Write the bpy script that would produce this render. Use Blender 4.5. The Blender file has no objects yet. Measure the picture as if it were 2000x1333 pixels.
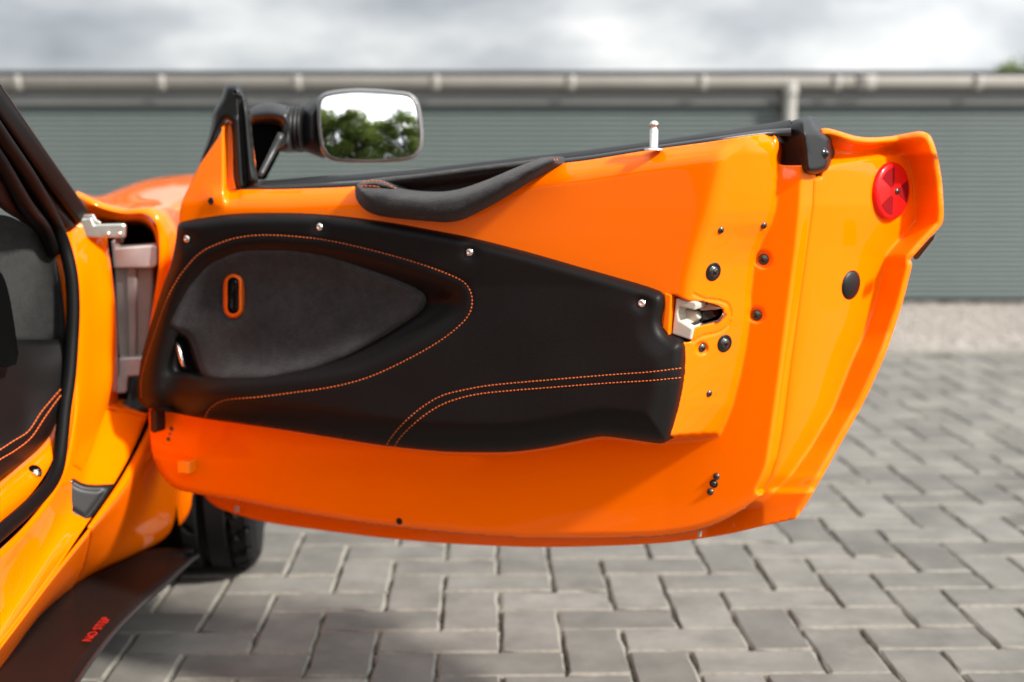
import bpy, bmesh, math, random
import numpy as np
from mathutils import Vector, Matrix
from mathutils.geometry import delaunay_2d_cdt

random.seed(7); rng = np.random.default_rng(7)
scene = bpy.context.scene
R = math.radians

# ------------------------------------------------------------------ camera
FPX, CX, CY = 2654.0, 1000.0, 666.5      # focal length and centre in photo pixels (2000 x 1333)
CAM_H, PITCH = 0.8065, 0.1365
cam_d = bpy.data.cameras.new('camera')
cam = bpy.data.objects.new('camera', cam_d)
scene.collection.objects.link(cam)
cam.location = (0, 0, CAM_H)
cam.rotation_euler = (math.pi / 2 - PITCH, 0, 0)
cam_d.sensor_width = 36.0
cam_d.lens = FPX / 2000 * 36
cam_d.clip_start = 0.05
cam_d.clip_end = 2000
cam_d.dof.use_dof = True
cam_d.dof.focus_distance = 1.55
cam_d.dof.aperture_fstop = 3.4
cam_d.dof.aperture_blades = 9
scene.camera = cam

# ------------------------------------------------------------------ light
SUN_EL, SUN_AZ = R(38), R(-34)           # azimuth from +X towards +Y
sdir = Vector((math.cos(SUN_EL) * math.cos(SUN_AZ), math.cos(SUN_EL) * math.sin(SUN_AZ), math.sin(SUN_EL)))
sun_d = bpy.data.lights.new('sun', 'SUN')
sun = bpy.data.objects.new('sun', sun_d)
scene.collection.objects.link(sun)
sun_d.energy = 4.0
sun_d.angle = R(4.5)
sun_d.color = (1.0, 0.95, 0.88)
sun.rotation_euler = (-sdir).to_track_quat('-Z', 'Y').to_euler()

world = bpy.data.worlds.new('World')
scene.world = world
world.use_nodes = True
nt = world.node_tree
nt.nodes.clear()
def wn(t, **kw):
    n = nt.nodes.new(t)
    for k, v in kw.items(): setattr(n, k, v)
    return n
out = wn('ShaderNodeOutputWorld')
bg_sky = wn('ShaderNodeBackground'); bg_sky.inputs['Strength'].default_value = 0.07
sky = wn('ShaderNodeTexSky', sky_type='NISHITA', sun_disc=False)
sky.sun_elevation = SUN_EL
sky.sun_rotation = math.atan2(sdir.x, sdir.y)
nt.links.new(sky.outputs[0], bg_sky.inputs[0])
tc = wn('ShaderNodeTexCoord')
mp = wn('ShaderNodeMapping'); mp.inputs['Scale'].default_value = (1.0, 1.0, 2.5)
mp.inputs['Location'].default_value = (0.35, 0.2, 0.1)
nt.links.new(tc.outputs['Generated'], mp.inputs[0])
n1 = wn('ShaderNodeTexNoise'); n1.inputs['Scale'].default_value = 5.2; n1.inputs['Detail'].default_value = 6; n1.inputs['Roughness'].default_value = 0.52
nt.links.new(mp.outputs[0], n1.inputs['Vector'])
rmp = wn('ShaderNodeValToRGB')
el = rmp.color_ramp.elements
el[0].position = 0.33; el[0].color = (0.185, 0.204, 0.222, 1)
el[1].position = 0.69; el[1].color = (0.54, 0.54, 0.53, 1)
e = el.new(0.50); e.color = (0.30, 0.315, 0.33, 1)
nt.links.new(n1.outputs[0], rmp.inputs[0])
bg_cl = wn('ShaderNodeBackground')
# thin cloud towards the sun is brighter than the thick cloud opposite it
dt = wn('ShaderNodeVectorMath', operation='DOT_PRODUCT'); dt.inputs[1].default_value = tuple(sdir)
nt.links.new(tc.outputs['Generated'], dt.inputs[0])
fw = wn('ShaderNodeMapRange', interpolation_type='SMOOTHSTEP'); fw.inputs[1].default_value = -0.45; fw.inputs[2].default_value = 1.0; fw.inputs[3].default_value = 1.0; fw.inputs[4].default_value = 3.2
nt.links.new(dt.outputs['Value'], fw.inputs[0]); nt.links.new(fw.outputs[0], bg_cl.inputs['Strength'])
nt.links.new(rmp.outputs[0], bg_cl.inputs[0])
n2 = wn('ShaderNodeTexNoise'); n2.inputs['Scale'].default_value = 1.6; n2.inputs['Detail'].default_value = 3
nt.links.new(mp.outputs[0], n2.inputs['Vector'])
r2 = wn('ShaderNodeMapRange'); r2.inputs[1].default_value = 0.25; r2.inputs[2].default_value = 0.45; r2.inputs[3].default_value = 0.75; r2.inputs[4].default_value = 0.97
nt.links.new(n2.outputs[0], r2.inputs[0])
mx = wn('ShaderNodeMixShader')
nt.links.new(r2.outputs[0], mx.inputs[0]); nt.links.new(bg_sky.outputs[0], mx.inputs[1]); nt.links.new(bg_cl.outputs[0], mx.inputs[2])
nt.links.new(mx.outputs[0], out.inputs[0])

vs = scene.view_settings
scene.display_settings.display_device = 'sRGB'
vs.view_transform = 'Standard'; vs.look = 'None'; vs.exposure = 1.02; vs.gamma = 1.0
vs.use_curve_mapping = False

# ------------------------------------------------------------------ helpers
CAM = np.array([0, 0, CAM_H])
cp, sp = math.cos(PITCH), math.sin(PITCH)
def rays(px, py):
    a = (np.asarray(px, float) - CX) / FPX; b = -(np.asarray(py, float) - CY) / FPX
    return np.stack([a, cp + b * sp, -sp + b * cp], -1)       # camera axes: right, forward, up
def at(px, py, Y):
    r = rays(px, py); return CAM + r * (np.asarray(Y, float) / r[..., 1])[..., None]
def V(px, py, Y): return Vector(at(px, py, Y))

class Plane:
    def __init__(s, P0, N):
        s.P0 = np.array(P0, float); s.N = np.array(N, float) / np.linalg.norm(N)
    def pos(s, px, py, w):
        r = rays(px, py)
        t = ((s.P0 - CAM) @ s.N + w) / (r @ s.N)
        return CAM + r * t[..., None]

def link(name, me, parent=None, mat=None, smooth=True):
    o = bpy.data.objects.new(name, me)
    scene.collection.objects.link(o)
    if mat is not None:
        for m in (mat if isinstance(mat, (list, tuple)) else [mat]): me.materials.append(m)
    if smooth: me.polygons.foreach_set('use_smooth', [True] * len(me.polygons))
    if parent is not None:
        o.parent = parent; o.matrix_parent_inverse = parent.matrix_world.inverted()
    return o
def mesh(name, v, f, parent=None, mat=None, smooth=True):
    me = bpy.data.meshes.new(name)
    me.from_pydata([tuple(map(float, p)) for p in v], [], [tuple(map(int, q)) for q in f]); me.update()
    return link(name, me, parent, mat, smooth)
def from_bm(name, bm, parent=None, mat=None, smooth=True):
    me = bpy.data.meshes.new(name); bm.to_mesh(me); bm.free()
    return link(name, me, parent, mat, smooth)
def solid(o, t, offset=-1):
    m = o.modifiers.new('solid', 'SOLIDIFY'); m.thickness = t; m.offset = offset; return o
def bevel(o, w, seg=2, ang=35):
    m = o.modifiers.new('bevel', 'BEVEL'); m.width = w; m.segments = seg; m.limit_method = 'ANGLE'; m.angle_limit = R(ang); return o
def empty(name, loc, **props):
    o = bpy.data.objects.new(name, None); scene.collection.objects.link(o); o.location = loc
    bpy.context.view_layer.update() if False else None
    o.matrix_world = Matrix.Translation(loc)
    for k, v in props.items(): o[k] = v
    return o
def tag(o, **props):
    for k, v in props.items(): o[k] = v
    return o

def crom(P, closed=False, step=4.0, n=None):
    """Catmull-Rom through the points, resampled to about `step` (a doubled point makes a corner)"""
    P = np.array(P, float); m = len(P)
    pts = []
    segs = m if closed else m - 1
    for i in range(segs):
        p1, p2 = P[i], P[(i + 1) % m]
        p0 = P[i - 1] if (closed or i > 0) else 2 * p1 - p2
        p3 = P[(i + 2) % m] if (closed or i + 2 < m) else 2 * p2 - p1
        L = np.linalg.norm(p2 - p1)
        if L < 1e-9: continue
        d0 = max(np.linalg.norm(p1 - p0), 1e-9); d2 = max(np.linalg.norm(p3 - p2), 1e-9)
        t1 = (p2 - p0) / (d0 + L) * L if np.linalg.norm(p1 - p0) > 1e-9 else (p2 - p1)
        t2 = (p3 - p1) / (d2 + L) * L if np.linalg.norm(p3 - p2) > 1e-9 else (p2 - p1)
        k = max(2, int(round(L / step)) + 1) if n is None else n
        for t in np.linspace(0, 1, k)[:-1]:
            h = ((2*t**3 - 3*t**2 + 1) * p1 + (t**3 - 2*t**2 + t) * t1 + (-2*t**3 + 3*t**2) * p2 + (t**3 - t**2) * t2)
            pts.append(h)
    if not closed: pts.append(P[-1])
    return np.array(pts)
def resample(P, n):
    P = np.array(P, float)
    d = np.r_[0, np.cumsum(np.linalg.norm(np.diff(P, axis=0), axis=1))]
    t = np.linspace(0, d[-1], n)
    return np.stack([np.interp(t, d, P[:, k]) for k in range(P.shape[1])], -1)

def inside(poly, x, y):
    poly = np.asarray(poly); r = np.zeros(np.shape(x), bool)
    x0, y0 = poly[:, 0], poly[:, 1]; x1, y1 = np.roll(x0, -1), np.roll(y0, -1)
    for a, b, c, d in zip(x0, y0, x1, y1):
        if b == d: continue
        k = (b > y) != (d > y)
        r ^= k & (x < (c - a) * (y - b) / (d - b) + a)
    return r
def dist(poly, x, y, closed=True, every=1):
    poly = np.asarray(poly)[::every]
    A = poly if closed else poly[:-1]
    B = np.roll(poly, -1, 0) if closed else poly[1:]
    out = np.full(np.shape(x), 1e9)
    for (ax, ay), (bx, by) in zip(A, B):
        dx, dy = bx - ax, by - ay; L = dx * dx + dy * dy
        if L < 1e-12: continue
        t = np.clip(((x - ax) * dx + (y - ay) * dy) / L, 0, 1)
        out = np.minimum(out, (x - ax - t * dx) ** 2 + (y - ay - t * dy) ** 2)
    return np.sqrt(out)
def sstep(a, b, x):
    t = np.clip((x - a) / (b - a), 0, 1); return t * t * (3 - 2 * t)
def blur(w, s):
    if s <= 0: return w
    r = int(math.ceil(s * 3)); k = np.exp(-0.5 * (np.arange(-r, r + 1) / s) ** 2); k /= k.sum()
    p = np.pad(w, r, mode='edge')
    p = sum(k[i] * p[i:i + w.shape[0], :] for i in range(2 * r + 1))
    return sum(k[i] * p[:, i:i + w.shape[1]] for i in range(2 * r + 1))

class Field:
    """relief w(px,py) in metres over a plane, kept on a regular 2 px grid"""
    def __init__(s, plane, box, step=2.0):
        s.plane = plane; s.x0, s.y0, x1, y1 = box; s.step = step
        s.X, s.Y = np.meshgrid(np.arange(s.x0, x1 + step, step), np.arange(s.y0, y1 + step, step))
        s.w = np.zeros(s.X.shape)
    def smooth(s, px): s.w = blur(s.w, px / s.step); return s
    def __call__(s, x, y):
        fx = np.clip((np.asarray(x, float) - s.x0) / s.step, 0, s.w.shape[1] - 1.001)
        fy = np.clip((np.asarray(y, float) - s.y0) / s.step, 0, s.w.shape[0] - 1.001)
        i, j = fx.astype(int), fy.astype(int); a, b = fx - i, fy - j
        w = s.w
        return (w[j, i] * (1 - a) + w[j, i + 1] * a) * (1 - b) + (w[j + 1, i] * (1 - a) + w[j + 1, i + 1] * a) * b
    def pos(s, x, y, dw=0.0):
        return s.plane.pos(np.asarray(x, float), np.asarray(y, float), s(x, y) + dw)
    def frame(s, x, y, e=6):
        p = s.pos(x, y); a = s.pos(x + e, y) - s.pos(x - e, y); b = s.pos(x, y - e) - s.pos(x, y + e)
        n = np.cross(a, b); n /= np.linalg.norm(n)
        return Vector(p), Vector(n)

def relief(name, outline, field, parent, mat, step=4.0, holes=(), skirt=None, dw=0.0, dense=()):
    """mesh of the field inside an outline; skirt = depth of a rim wall going back"""
    outline = np.asarray(outline)
    x0, y0 = outline.min(0); x1, y1 = outline.max(0)
    gx, gy = np.meshgrid(np.arange(x0, x1, step), np.arange(y0, y1, step))
    gx = gx + (np.arange(gx.shape[0]) % 2)[:, None] * step * 0.5
    gx, gy = gx.ravel(), gy.ravel()
    for ax, ay, bx, by, st in dense:                     # finer points inside a box
        k = ~((gx > ax) & (gx < bx) & (gy > ay) & (gy < by)); gx, gy = gx[k], gy[k]
        qx, qy = np.meshgrid(np.arange(ax, bx, st), np.arange(ay, by, st)); qx = qx + (np.arange(qx.shape[0]) % 2)[:, None] * st * 0.5
        gx, gy = np.r_[gx, qx.ravel()], np.r_[gy, qy.ravel()]
    k = inside(outline, gx, gy)
    gx, gy = gx[k], gy[k]
    k = dist(outline, gx, gy) > step * 0.45
    for h in holes: k &= ~inside(h, gx, gy) & (dist(h, gx, gy) > step * 0.45)
    gx, gy = gx[k], gy[k]
    P = [np.array(outline)]; E = []
    n = len(outline); E += [(i, (i + 1) % n) for i in range(n)]
    for h in holes:
        h = np.asarray(h); m = len(h); E += [(n + i, n + (i + 1) % m) for i in range(m)]; P.append(h); n += m
    P.append(np.stack([gx, gy], -1)); P = np.concatenate(P)
    vo, eo, fo, *_ = delaunay_2d_cdt([Vector(p) for p in P], E, [], 0, 1e-4)
    vv = np.array([(v.x, v.y) for v in vo]); ff = np.array([tuple(f) for f in fo if len(f) == 3])
    c = vv[ff].mean(1)
    k = inside(outline, c[:, 0], c[:, 1])
    for h in holes: k &= ~inside(h, c[:, 0], c[:, 1])
    ff = ff[k]
    a = vv[ff[:, 1]] - vv[ff[:, 0]]; b = vv[ff[:, 2]] - vv[ff[:, 0]]
    neg = (a[:, 0] * b[:, 1] - a[:, 1] * b[:, 0]) > 0     # y runs down: flip so that faces look at the viewer
    ff[neg] = ff[neg][:, ::-1]
    pos = field.pos(vv[:, 0], vv[:, 1], dw)
    verts = list(pos); faces = [tuple(f) for f in ff]
    if skirt:
        no = len(outline)
        if np.allclose(vv[:no], outline, atol=1e-2):
            base = len(verts)
            verts += list(pos[:no] - field.plane.N * skirt)
            area = np.sum(outline[:, 0] * np.roll(outline[:, 1], -1) - np.roll(outline[:, 0], -1) * outline[:, 1])
            for i in range(no):
                j = (i + 1) % no
                q = (i, j, base + j, base + i)
                faces.append(q if area > 0 else q[::-1])
    return mesh(name, verts, faces, parent, mat)

def pillow(name, outline, plane, w0, h, r, parent, mat, step=4.0, skirt=None, sm=1.5, power=0.5, extra=None, holes=()):
    """raised pad with rounded shoulders: height h over w0, shoulder radius r (px)"""
    outline = np.asarray(outline); x0, y0 = outline.min(0) - 4; x1, y1 = outline.max(0) + 4
    F = Field(plane, (x0, y0, x1, y1))
    d = np.where(inside(outline, F.X, F.Y), dist(outline, F.X, F.Y), 0)
    t = 1 - np.clip(d / r, 0, 1)
    F.w = w0 + h * np.sqrt(np.clip(1 - t * t, 0, 1)) if power == 0.5 else w0 + h * (1 - t ** 2)
    if extra is not None: F.w = F.w + extra(F.X, F.Y, d)
    if sm: F.smooth(sm)
    return relief(name, outline, F, parent, mat, step, skirt=skirt, holes=holes), F

def loft(name, curves, parent, mat, n=40, sub=1, closed=False, thick=0.0, smooth=True, flip=False):
    """surface through a family of 3-D polylines"""
    C = [resample(crom(c, step=0.01), n) for c in curves]
    C = np.array(C)                                     # m,n,3
    if sub > 1:
        cols = []
        for k in range(n): cols.append(crom(C[:, k], closed=closed, n=sub + 1))
        C = np.array(cols).transpose(1, 0, 2)
    m = C.shape[0]
    f = []
    for i in range(m if closed else m - 1):
        for k in range(n - 1):
            a, b = i * n + k, ((i + 1) % m) * n + k
            f.append((a, a + 1, b + 1, b) if not flip else (a, b, b + 1, a + 1))
    o = mesh(name, C.reshape(-1, 3), f, parent, mat, smooth)
    if thick: solid(o, thick, 0)
    return o
def pc(pts):           # list of (px,py,Y) -> 3-D points
    p = np.array(pts, float); return at(p[:, 0], p[:, 1], p[:, 2])

def tube_geo(path, rad, seg=12, caps=True, squash=None):
    P = np.array(path, float); n = len(P); rad = np.broadcast_to(np.asarray(rad, float), (n,))
    T = np.gradient(P, axis=0); T /= np.linalg.norm(T, axis=1)[:, None]
    up = np.array([0, 0, 1.0]) if abs(T[0][2]) < 0.9 else np.array([1.0, 0, 0])
    v = []; f = []
    a = np.cross(T[0], up); a /= np.linalg.norm(a)
    for i in range(n):
        a = a - T[i] * (a @ T[i]); a /= np.linalg.norm(a); b = np.cross(T[i], a)
        for k in range(seg):
            an = 2 * math.pi * k / seg
            sa = squash if squash else 1.0
            v.append(P[i] + rad[i] * (math.cos(an) * a * sa + math.sin(an) * b))
    for i in range(n - 1):
        for k in range(seg):
            k2 = (k + 1) % seg
            f.append((i * seg + k, i * seg + k2, (i + 1) * seg + k2, (i + 1) * seg + k))
    if caps:
        f.append(tuple(range(seg))[::-1]); f.append(tuple((n - 1) * seg + k for k in range(seg)))
    return v, f
def tube(name, path, rad, parent, mat, seg=12, sub=0.01, caps=True, squash=None):
    P = np.array(path, float); rad = np.broadcast_to(np.asarray(rad, float), (len(P),))
    Q = crom(np.c_[P, rad], step=sub)
    v, f = tube_geo(Q[:, :3], Q[:, 3], seg, caps, squash)
    return mesh(name, v, f, parent, mat)
def box(name, lo, hi, parent, mat, bev=0.0):
    bm = bmesh.new(); bmesh.ops.create_cube(bm, size=1)
    for v in bm.verts: v.co = Vector([lo[k] + (v.co[k] + 0.5) * (hi[k] - lo[k]) for k in range(3)])
    o = from_bm(name, bm, parent, mat, False)
    if bev: bevel(o, bev)
    return o
def lathe_bm(prof, seg=24, bm=None):
    """profile of (radius, height) about +Z"""
    bm = bm or bmesh.new(); rings = []
    for r, z in prof:
        rings.append([bm.verts.new((r * math.cos(2 * math.pi * k / seg), r * math.sin(2 * math.pi * k / seg), z)) for k in range(seg)] if r > 1e-7 else [bm.verts.new((0, 0, z))])
    for a, b in zip(rings, rings[1:]):
        for k in range(seg):
            k2 = (k + 1) % seg
            if len(a) > 1 and len(b) > 1: bm.faces.new((a[k], a[k2], b[k2], b[k]))
            elif len(a) > 1: bm.faces.new((a[k], a[k2], b[0]))
            elif len(b) > 1: bm.faces.new((a[0], b[k2], b[k]))
    return bm
def place(o, p, n, roll=0.0, parent=None):
    q = Vector(n).to_track_quat('Z', 'Y').to_matrix().to_4x4()
    o.matrix_world = Matrix.Translation(p) @ q @ Matrix.Rotation(roll, 4, 'Z')
    if parent is not None: o.parent = parent; o.matrix_parent_inverse = parent.matrix_world.inverted()
    return o
def extrude_px(name, pts, plane, w, t, parent, mat, bev=0.0015):
    """flat plate of real thickness t cut to an outline, front face at offset w of a plane"""
    P = np.array(pts, float); a = plane.pos(P[:, 0], P[:, 1], np.full(len(P), w)); b = a - plane.N * t
    n = len(P)
    area = np.sum(P[:, 0] * np.roll(P[:, 1], -1) - np.roll(P[:, 0], -1) * P[:, 1])
    f = [tuple(range(n))[::-1], tuple(range(n, 2 * n))] + [(i, (i + 1) % n, n + (i + 1) % n, n + i) for i in range(n)]
    if area < 0: f = [q[::-1] for q in f]
    o = mesh(name, np.r_[a, b], f, parent, mat, False)
    if bev: bevel(o, bev, 2, 40)
    return o

# ------------------------------------------------------------------ materials
def new_mat(name):
    m = bpy.data.materials.new(name); m.use_nodes = True
    return m, m.node_tree, m.node_tree.nodes['Principled BSDF']
def simple(name, col, rough=0.5, metal=0.0, coat=0.0, spec=0.5, nscale=0, namt=0.0, bump=0.0, bscale=400, sheen=0.0, coat_rough=0.03):
    m, t, p = new_mat(name)
    p.inputs['Base Color'].default_value = (*col, 1); p.inputs['Roughness'].default_value = rough
    p.inputs['Metallic'].default_value = metal; p.inputs['Coat Weight'].default_value = coat
    p.inputs['Coat Roughness'].default_value = coat_rough
    p.inputs['Specular IOR Level'].default_value = spec
    if sheen:
        p.inputs['Sheen Weight'].default_value = sheen; p.inputs['Sheen Roughness'].default_value = 0.5
    co = t.nodes.new('ShaderNodeTexCoord')
    if nscale:
        n = t.nodes.new('ShaderNodeTexNoise'); n.inputs['Scale'].default_value = nscale; n.inputs['Detail'].default_value = 4
        t.links.new(co.outputs['Object'], n.inputs['Vector'])
        r = t.nodes.new('ShaderNodeMapRange'); r.inputs[1].default_value = 0.3; r.inputs[2].default_value = 0.7
        r.inputs[3].default_value = 1 - namt; r.inputs[4].default_value = 1 + namt
        t.links.new(n.outputs[0], r.inputs[0])
        mu = t.nodes.new('ShaderNodeVectorMath'); mu.operation = 'SCALE'; mu.inputs[0].default_value = col
        t.links.new(r.outputs[0], mu.inputs['Scale']); t.links.new(mu.outputs[0], p.inputs['Base Color'])
    if bump:
        n = t.nodes.new('ShaderNodeTexNoise'); n.inputs['Scale'].default_value = bscale; n.inputs['Detail'].default_value = 3
        t.links.new(co.outputs['Object'], n.inputs['Vector'])
        b = t.nodes.new('ShaderNodeBump'); b.inputs['Strength'].default_value = bump; b.inputs['Distance'].default_value = 0.002
        t.links.new(n.outputs[0], b.inputs['Height']); t.links.new(b.outputs[0], p.inputs['Normal'])
    return m
ORANGE = (0.93, 0.156, 0.0)
M = {}
M['paint'] = simple('orange_paint', ORANGE, 0.35, coat=0.85, spec=0.0)
M['paint'].node_tree.nodes['Principled BSDF'].inputs['Coat IOR'].default_value = 1.36
M['leather'] = simple('black_leather', (0.0045, 0.0038, 0.0036), 0.5, spec=0.17, bump=0.16, bscale=520)
def suede(name, col):
    m = simple(name, col, 0.95, spec=0.05, bump=0.8, bscale=520, sheen=0.1)
    t = m.node_tree; p = t.nodes['Principled BSDF']
    co = t.nodes.new('ShaderNodeTexCoord'); sc = None
    for scale, amt in ((14, 0.18), (70, 0.14), (420, 0.2)):
        n = t.nodes.new('ShaderNodeTexNoise'); n.inputs['Scale'].default_value = scale; n.inputs['Detail'].default_value = 4; n.inputs['Distortion'].default_value = 0.4
        t.links.new(co.outputs['Object'], n.inputs['Vector'])
        r = t.nodes.new('ShaderNodeMapRange'); r.inputs[1].default_value = 0.32; r.inputs[2].default_value = 0.68; r.inputs[3].default_value = 1 - amt; r.inputs[4].default_value = 1 + amt
        t.links.new(n.outputs[0], r.inputs[0])
        mu = t.nodes.new('ShaderNodeVectorMath'); mu.operation = 'SCALE'; mu.inputs[0].default_value = col
        if sc is not None: t.links.new(sc, mu.inputs[0])
        t.links.new(r.outputs[0], mu.inputs['Scale']); sc = mu.outputs[0]
    t.links.new(sc, p.inputs['Base Color'])
    return m
M['alcantara'] = suede('suede', (0.0295, 0.029, 0.030)); M['pull_suede'] = suede('pull_suede', (0.033, 0.0325, 0.0335)); M['cabin_suede'] = suede('cabin_suede', (0.016, 0.016, 0.0155))
M['stitch'] = simple('orange_thread', (0.48, 0.085, 0.008), 0.6)
M['rubber'] = simple('black_rubber', (0.006, 0.006, 0.006), 0.45, spec=0.3, bump=0.05, bscale=300)
M['plastic'] = simple('black_plastic', (0.006, 0.006, 0.0062), 0.42, spec=0.28, bump=0.06, bscale=700)
M['satin'] = simple('satin_black', (0.018, 0.018, 0.019), 0.36, spec=0.4, bump=0.08, bscale=900)
M['gloss'] = simple('gloss_black', (0.008, 0.008, 0.008), 0.12)
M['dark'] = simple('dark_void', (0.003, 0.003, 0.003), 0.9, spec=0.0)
M['chrome'] = simple('polished_steel', (0.78, 0.74, 0.70), 0.16, metal=1.0)
M['zinc'] = simple('zinc_plate', (0.60, 0.60, 0.55), 0.34, metal=1.0, nscale=60, namt=0.12)
M['alu'] = simple('bare_aluminium', (0.52, 0.48, 0.46), 0.5, metal=0.85, nscale=40, namt=0.06)
M['alu_dark'] = simple('weathered_aluminium', (0.30, 0.27, 0.25), 0.5, metal=0.6, nscale=30, namt=0.08)
M['screw'] = simple('black_zinc_screw', (0.10, 0.095, 0.09), 0.28, metal=0.9)
M['screw_dk'] = simple('black_washer', (0.006, 0.006, 0.006), 0.4, spec=0.25)
M['green'] = simple('thread_lock_green', (0.02, 0.30, 0.16), 0.4)
M['cream'] = simple('cream_plastic', (0.42, 0.39, 0.33), 0.65, spec=0.25, nscale=50, namt=0.06)
M['steel'] = simple('latch_steel', (0.30, 0.28, 0.27), 0.3, metal=1.0)
M['redr'] = simple('red_reflector', (0.62, 0.006, 0.005), 0.3, coat=0.25, spec=0.2)
M['redd'] = simple('red_prism', (0.20, 0.0015, 0.004), 0.6, spec=0.1, bump=0.5, bscale=900)
M['mirror'] = simple('mirror_silver', (0.93, 0.94, 0.94), 0.0, metal=1.0)
M['skirt'] = simple('side_skirt_satin', (0.006, 0.0055, 0.0055), 0.45, spec=0.15, nscale=20, namt=0.1, bump=0.05, bscale=600)
M['tyre'] = simple('tyre_rubber', (0.006, 0.0058, 0.0056), 0.75, spec=0.2, nscale=30, namt=0.2)
M['rim'] = simple('grey_wheel', (0.32, 0.32, 0.33), 0.3, metal=0.9)
M['bezel'] = simple('grey_bezel', (0.10, 0.098, 0.098), 0.28, spec=0.6, coat=0.3)
M['pillar'] = simple('pillar_black', (0.0035, 0.0035, 0.0035), 0.55, spec=0.08, bump=0.05, bscale=500)
M['redtext'] = simple('red_print', (0.42, 0.012, 0.006), 0.7, spec=0.2)
# paving
def paver_mat():
    m, t, p = new_mat('concrete_paver')
    co = t.nodes.new('ShaderNodeTexCoord'); oi = t.nodes.new('ShaderNodeObjectInfo'); geo = t.nodes.new('ShaderNodeNewGeometry')
    n = t.nodes.new('ShaderNodeTexNoise'); n.inputs['Scale'].default_value = 9; n.inputs['Detail'].default_value = 8; n.inputs['Roughness'].default_value = 0.65
    t.links.new(geo.outputs['Position'], n.inputs['Vector'])
    r = t.nodes.new('ShaderNodeValToRGB'); e = r.color_ramp.elements
    e[0].position = 0.3; e[0].color = (0.086, 0.081, 0.071, 1); e[1].position = 0.7; e[1].color = (0.162, 0.153, 0.135, 1)
    t.links.new(n.outputs[0], r.inputs[0])
    mr = t.nodes.new('ShaderNodeMapRange'); mr.inputs[3].default_value = 0.76; mr.inputs[4].default_value = 1.14
    t.links.new(oi.outputs['Random'], mr.inputs[0])
    mu = t.nodes.new('ShaderNodeVectorMath'); mu.operation = 'SCALE'
    t.links.new(r.outputs[0], mu.inputs[0]); t.links.new(mr.outputs[0], mu.inputs['Scale'])
    t.links.new(mu.outputs[0], p.inputs['Base Color'])
    p.inputs['Roughness'].default_value = 0.85
    f = t.nodes.new('ShaderNodeTexNoise'); f.inputs['Scale'].default_value = 420; f.inputs['Detail'].default_value = 3
    t.links.new(geo.outputs['Position'], f.inputs['Vector'])
    b = t.nodes.new('ShaderNodeBump'); b.inputs['Strength'].default_value = 0.5; b.inputs['Distance'].default_value = 0.002
    t.links.new(f.outputs[0], b.inputs['Height']); t.links.new(b.outputs[0], p.inputs['Normal'])
    return m
M['paver'] = paver_mat()
M['edge'] = simple('paver_chamfer', (0.165, 0.154, 0.131), 0.9, nscale=60, namt=0.2, bump=0.5, bscale=300)
def sand_mat():
    m, t, p = new_mat('joint_sand'); co = t.nodes.new('ShaderNodeTexCoord')
    n = t.nodes.new('ShaderNodeTexNoise'); n.inputs['Scale'].default_value = 55; n.inputs['Detail'].default_value = 5; n.inputs['Roughness'].default_value = 0.7
    t.links.new(co.outputs['Object'], n.inputs['Vector'])
    r = t.nodes.new('ShaderNodeValToRGB'); e = r.color_ramp.elements
    e[0].position = 0.44; e[0].color = (0.016, 0.014, 0.011, 1); e[1].position = 0.60; e[1].color = (0.15, 0.135, 0.10, 1)
    t.links.new(n.outputs[0], r.inputs[0]); t.links.new(r.outputs[0], p.inputs['Base Color']); p.inputs['Roughness'].default_value = 0.95
    return m
M['sand'] = sand_mat()
M['gravel'] = simple('pale_gravel', (0.27, 0.243, 0.215), 0.9, nscale=30, namt=0.25)
M['slat'] = simple('grey_green_slat', (0.088, 0.108, 0.103), 0.42, nscale=3, namt=0.05)
M['fascia'] = simple('grey_fascia', (0.115, 0.116, 0.113), 0.6, nscale=4, namt=0.06)
M['gutter'] = simple('beige_gutter', (0.245, 0.23, 0.207), 0.5, nscale=5, namt=0.07)
M['clip'] = simple('pale_gutter_clip', (0.30, 0.287, 0.265), 0.5)
M['roofm'] = simple('dark_roof_felt', (0.02, 0.022, 0.023), 0.8, nscale=10, namt=0.2)
M['bark'] = simple('bark', (0.10, 0.075, 0.05), 0.9, nscale=20, namt=0.3)
M['grass'] = simple('far_ground', (0.13, 0.14, 0.08), 0.9, nscale=2, namt=0.3)
def leaf_mat():
    m, t, p = new_mat('leaf')
    geo = t.nodes.new('ShaderNodeNewGeometry')
    r = t.nodes.new('ShaderNodeValToRGB'); e = r.color_ramp.elements
    e[0].color = (0.06, 0.10, 0.014, 1); e[1].color = (0.19, 0.25, 0.04, 1)
    t.links.new(geo.outputs['Random Per Island'], r.inputs[0])
    t.links.new(r.outputs[0], p.inputs['Base Color'])
    p.inputs['Roughness'].default_value = 0.55
    tr = t.nodes.new('ShaderNodeBsdfTranslucent'); t.links.new(r.outputs[0], tr.inputs[0])
    mi = t.nodes.new('ShaderNodeMixShader'); mi.inputs[0].default_value = 0.5
    o = t.nodes['Material Output']
    t.links.new(p.outputs[0], mi.inputs[1]); t.links.new(tr.outputs[0], mi.inputs[2]); t.links.new(mi.outputs[0], o.inputs[0])
    return m
M['leaf'] = leaf_mat()

# ================================================================== the setting
WALL_Y = 7.40
GRAVEL_Y = 5.52
def sheet(name, x0, x1, y0, y1, z, mat, **props):
    o = mesh(name, [(x0, y0, z), (x1, y0, z), (x1, y1, z), (x0, y1, z)], [(0, 1, 2, 3)], None, mat, False)
    return tag(o, **props)
sheet('ground', -300, 300, -300, 500, -0.10, M['grass'], kind='structure', label='flat ground running out beyond the yard', category='ground')
paving = sheet('paving', -9, 9, -12, GRAVEL_Y, -0.0095, M['sand'], kind='structure', label='grey herringbone block paving under the car', category='paving')

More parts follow.
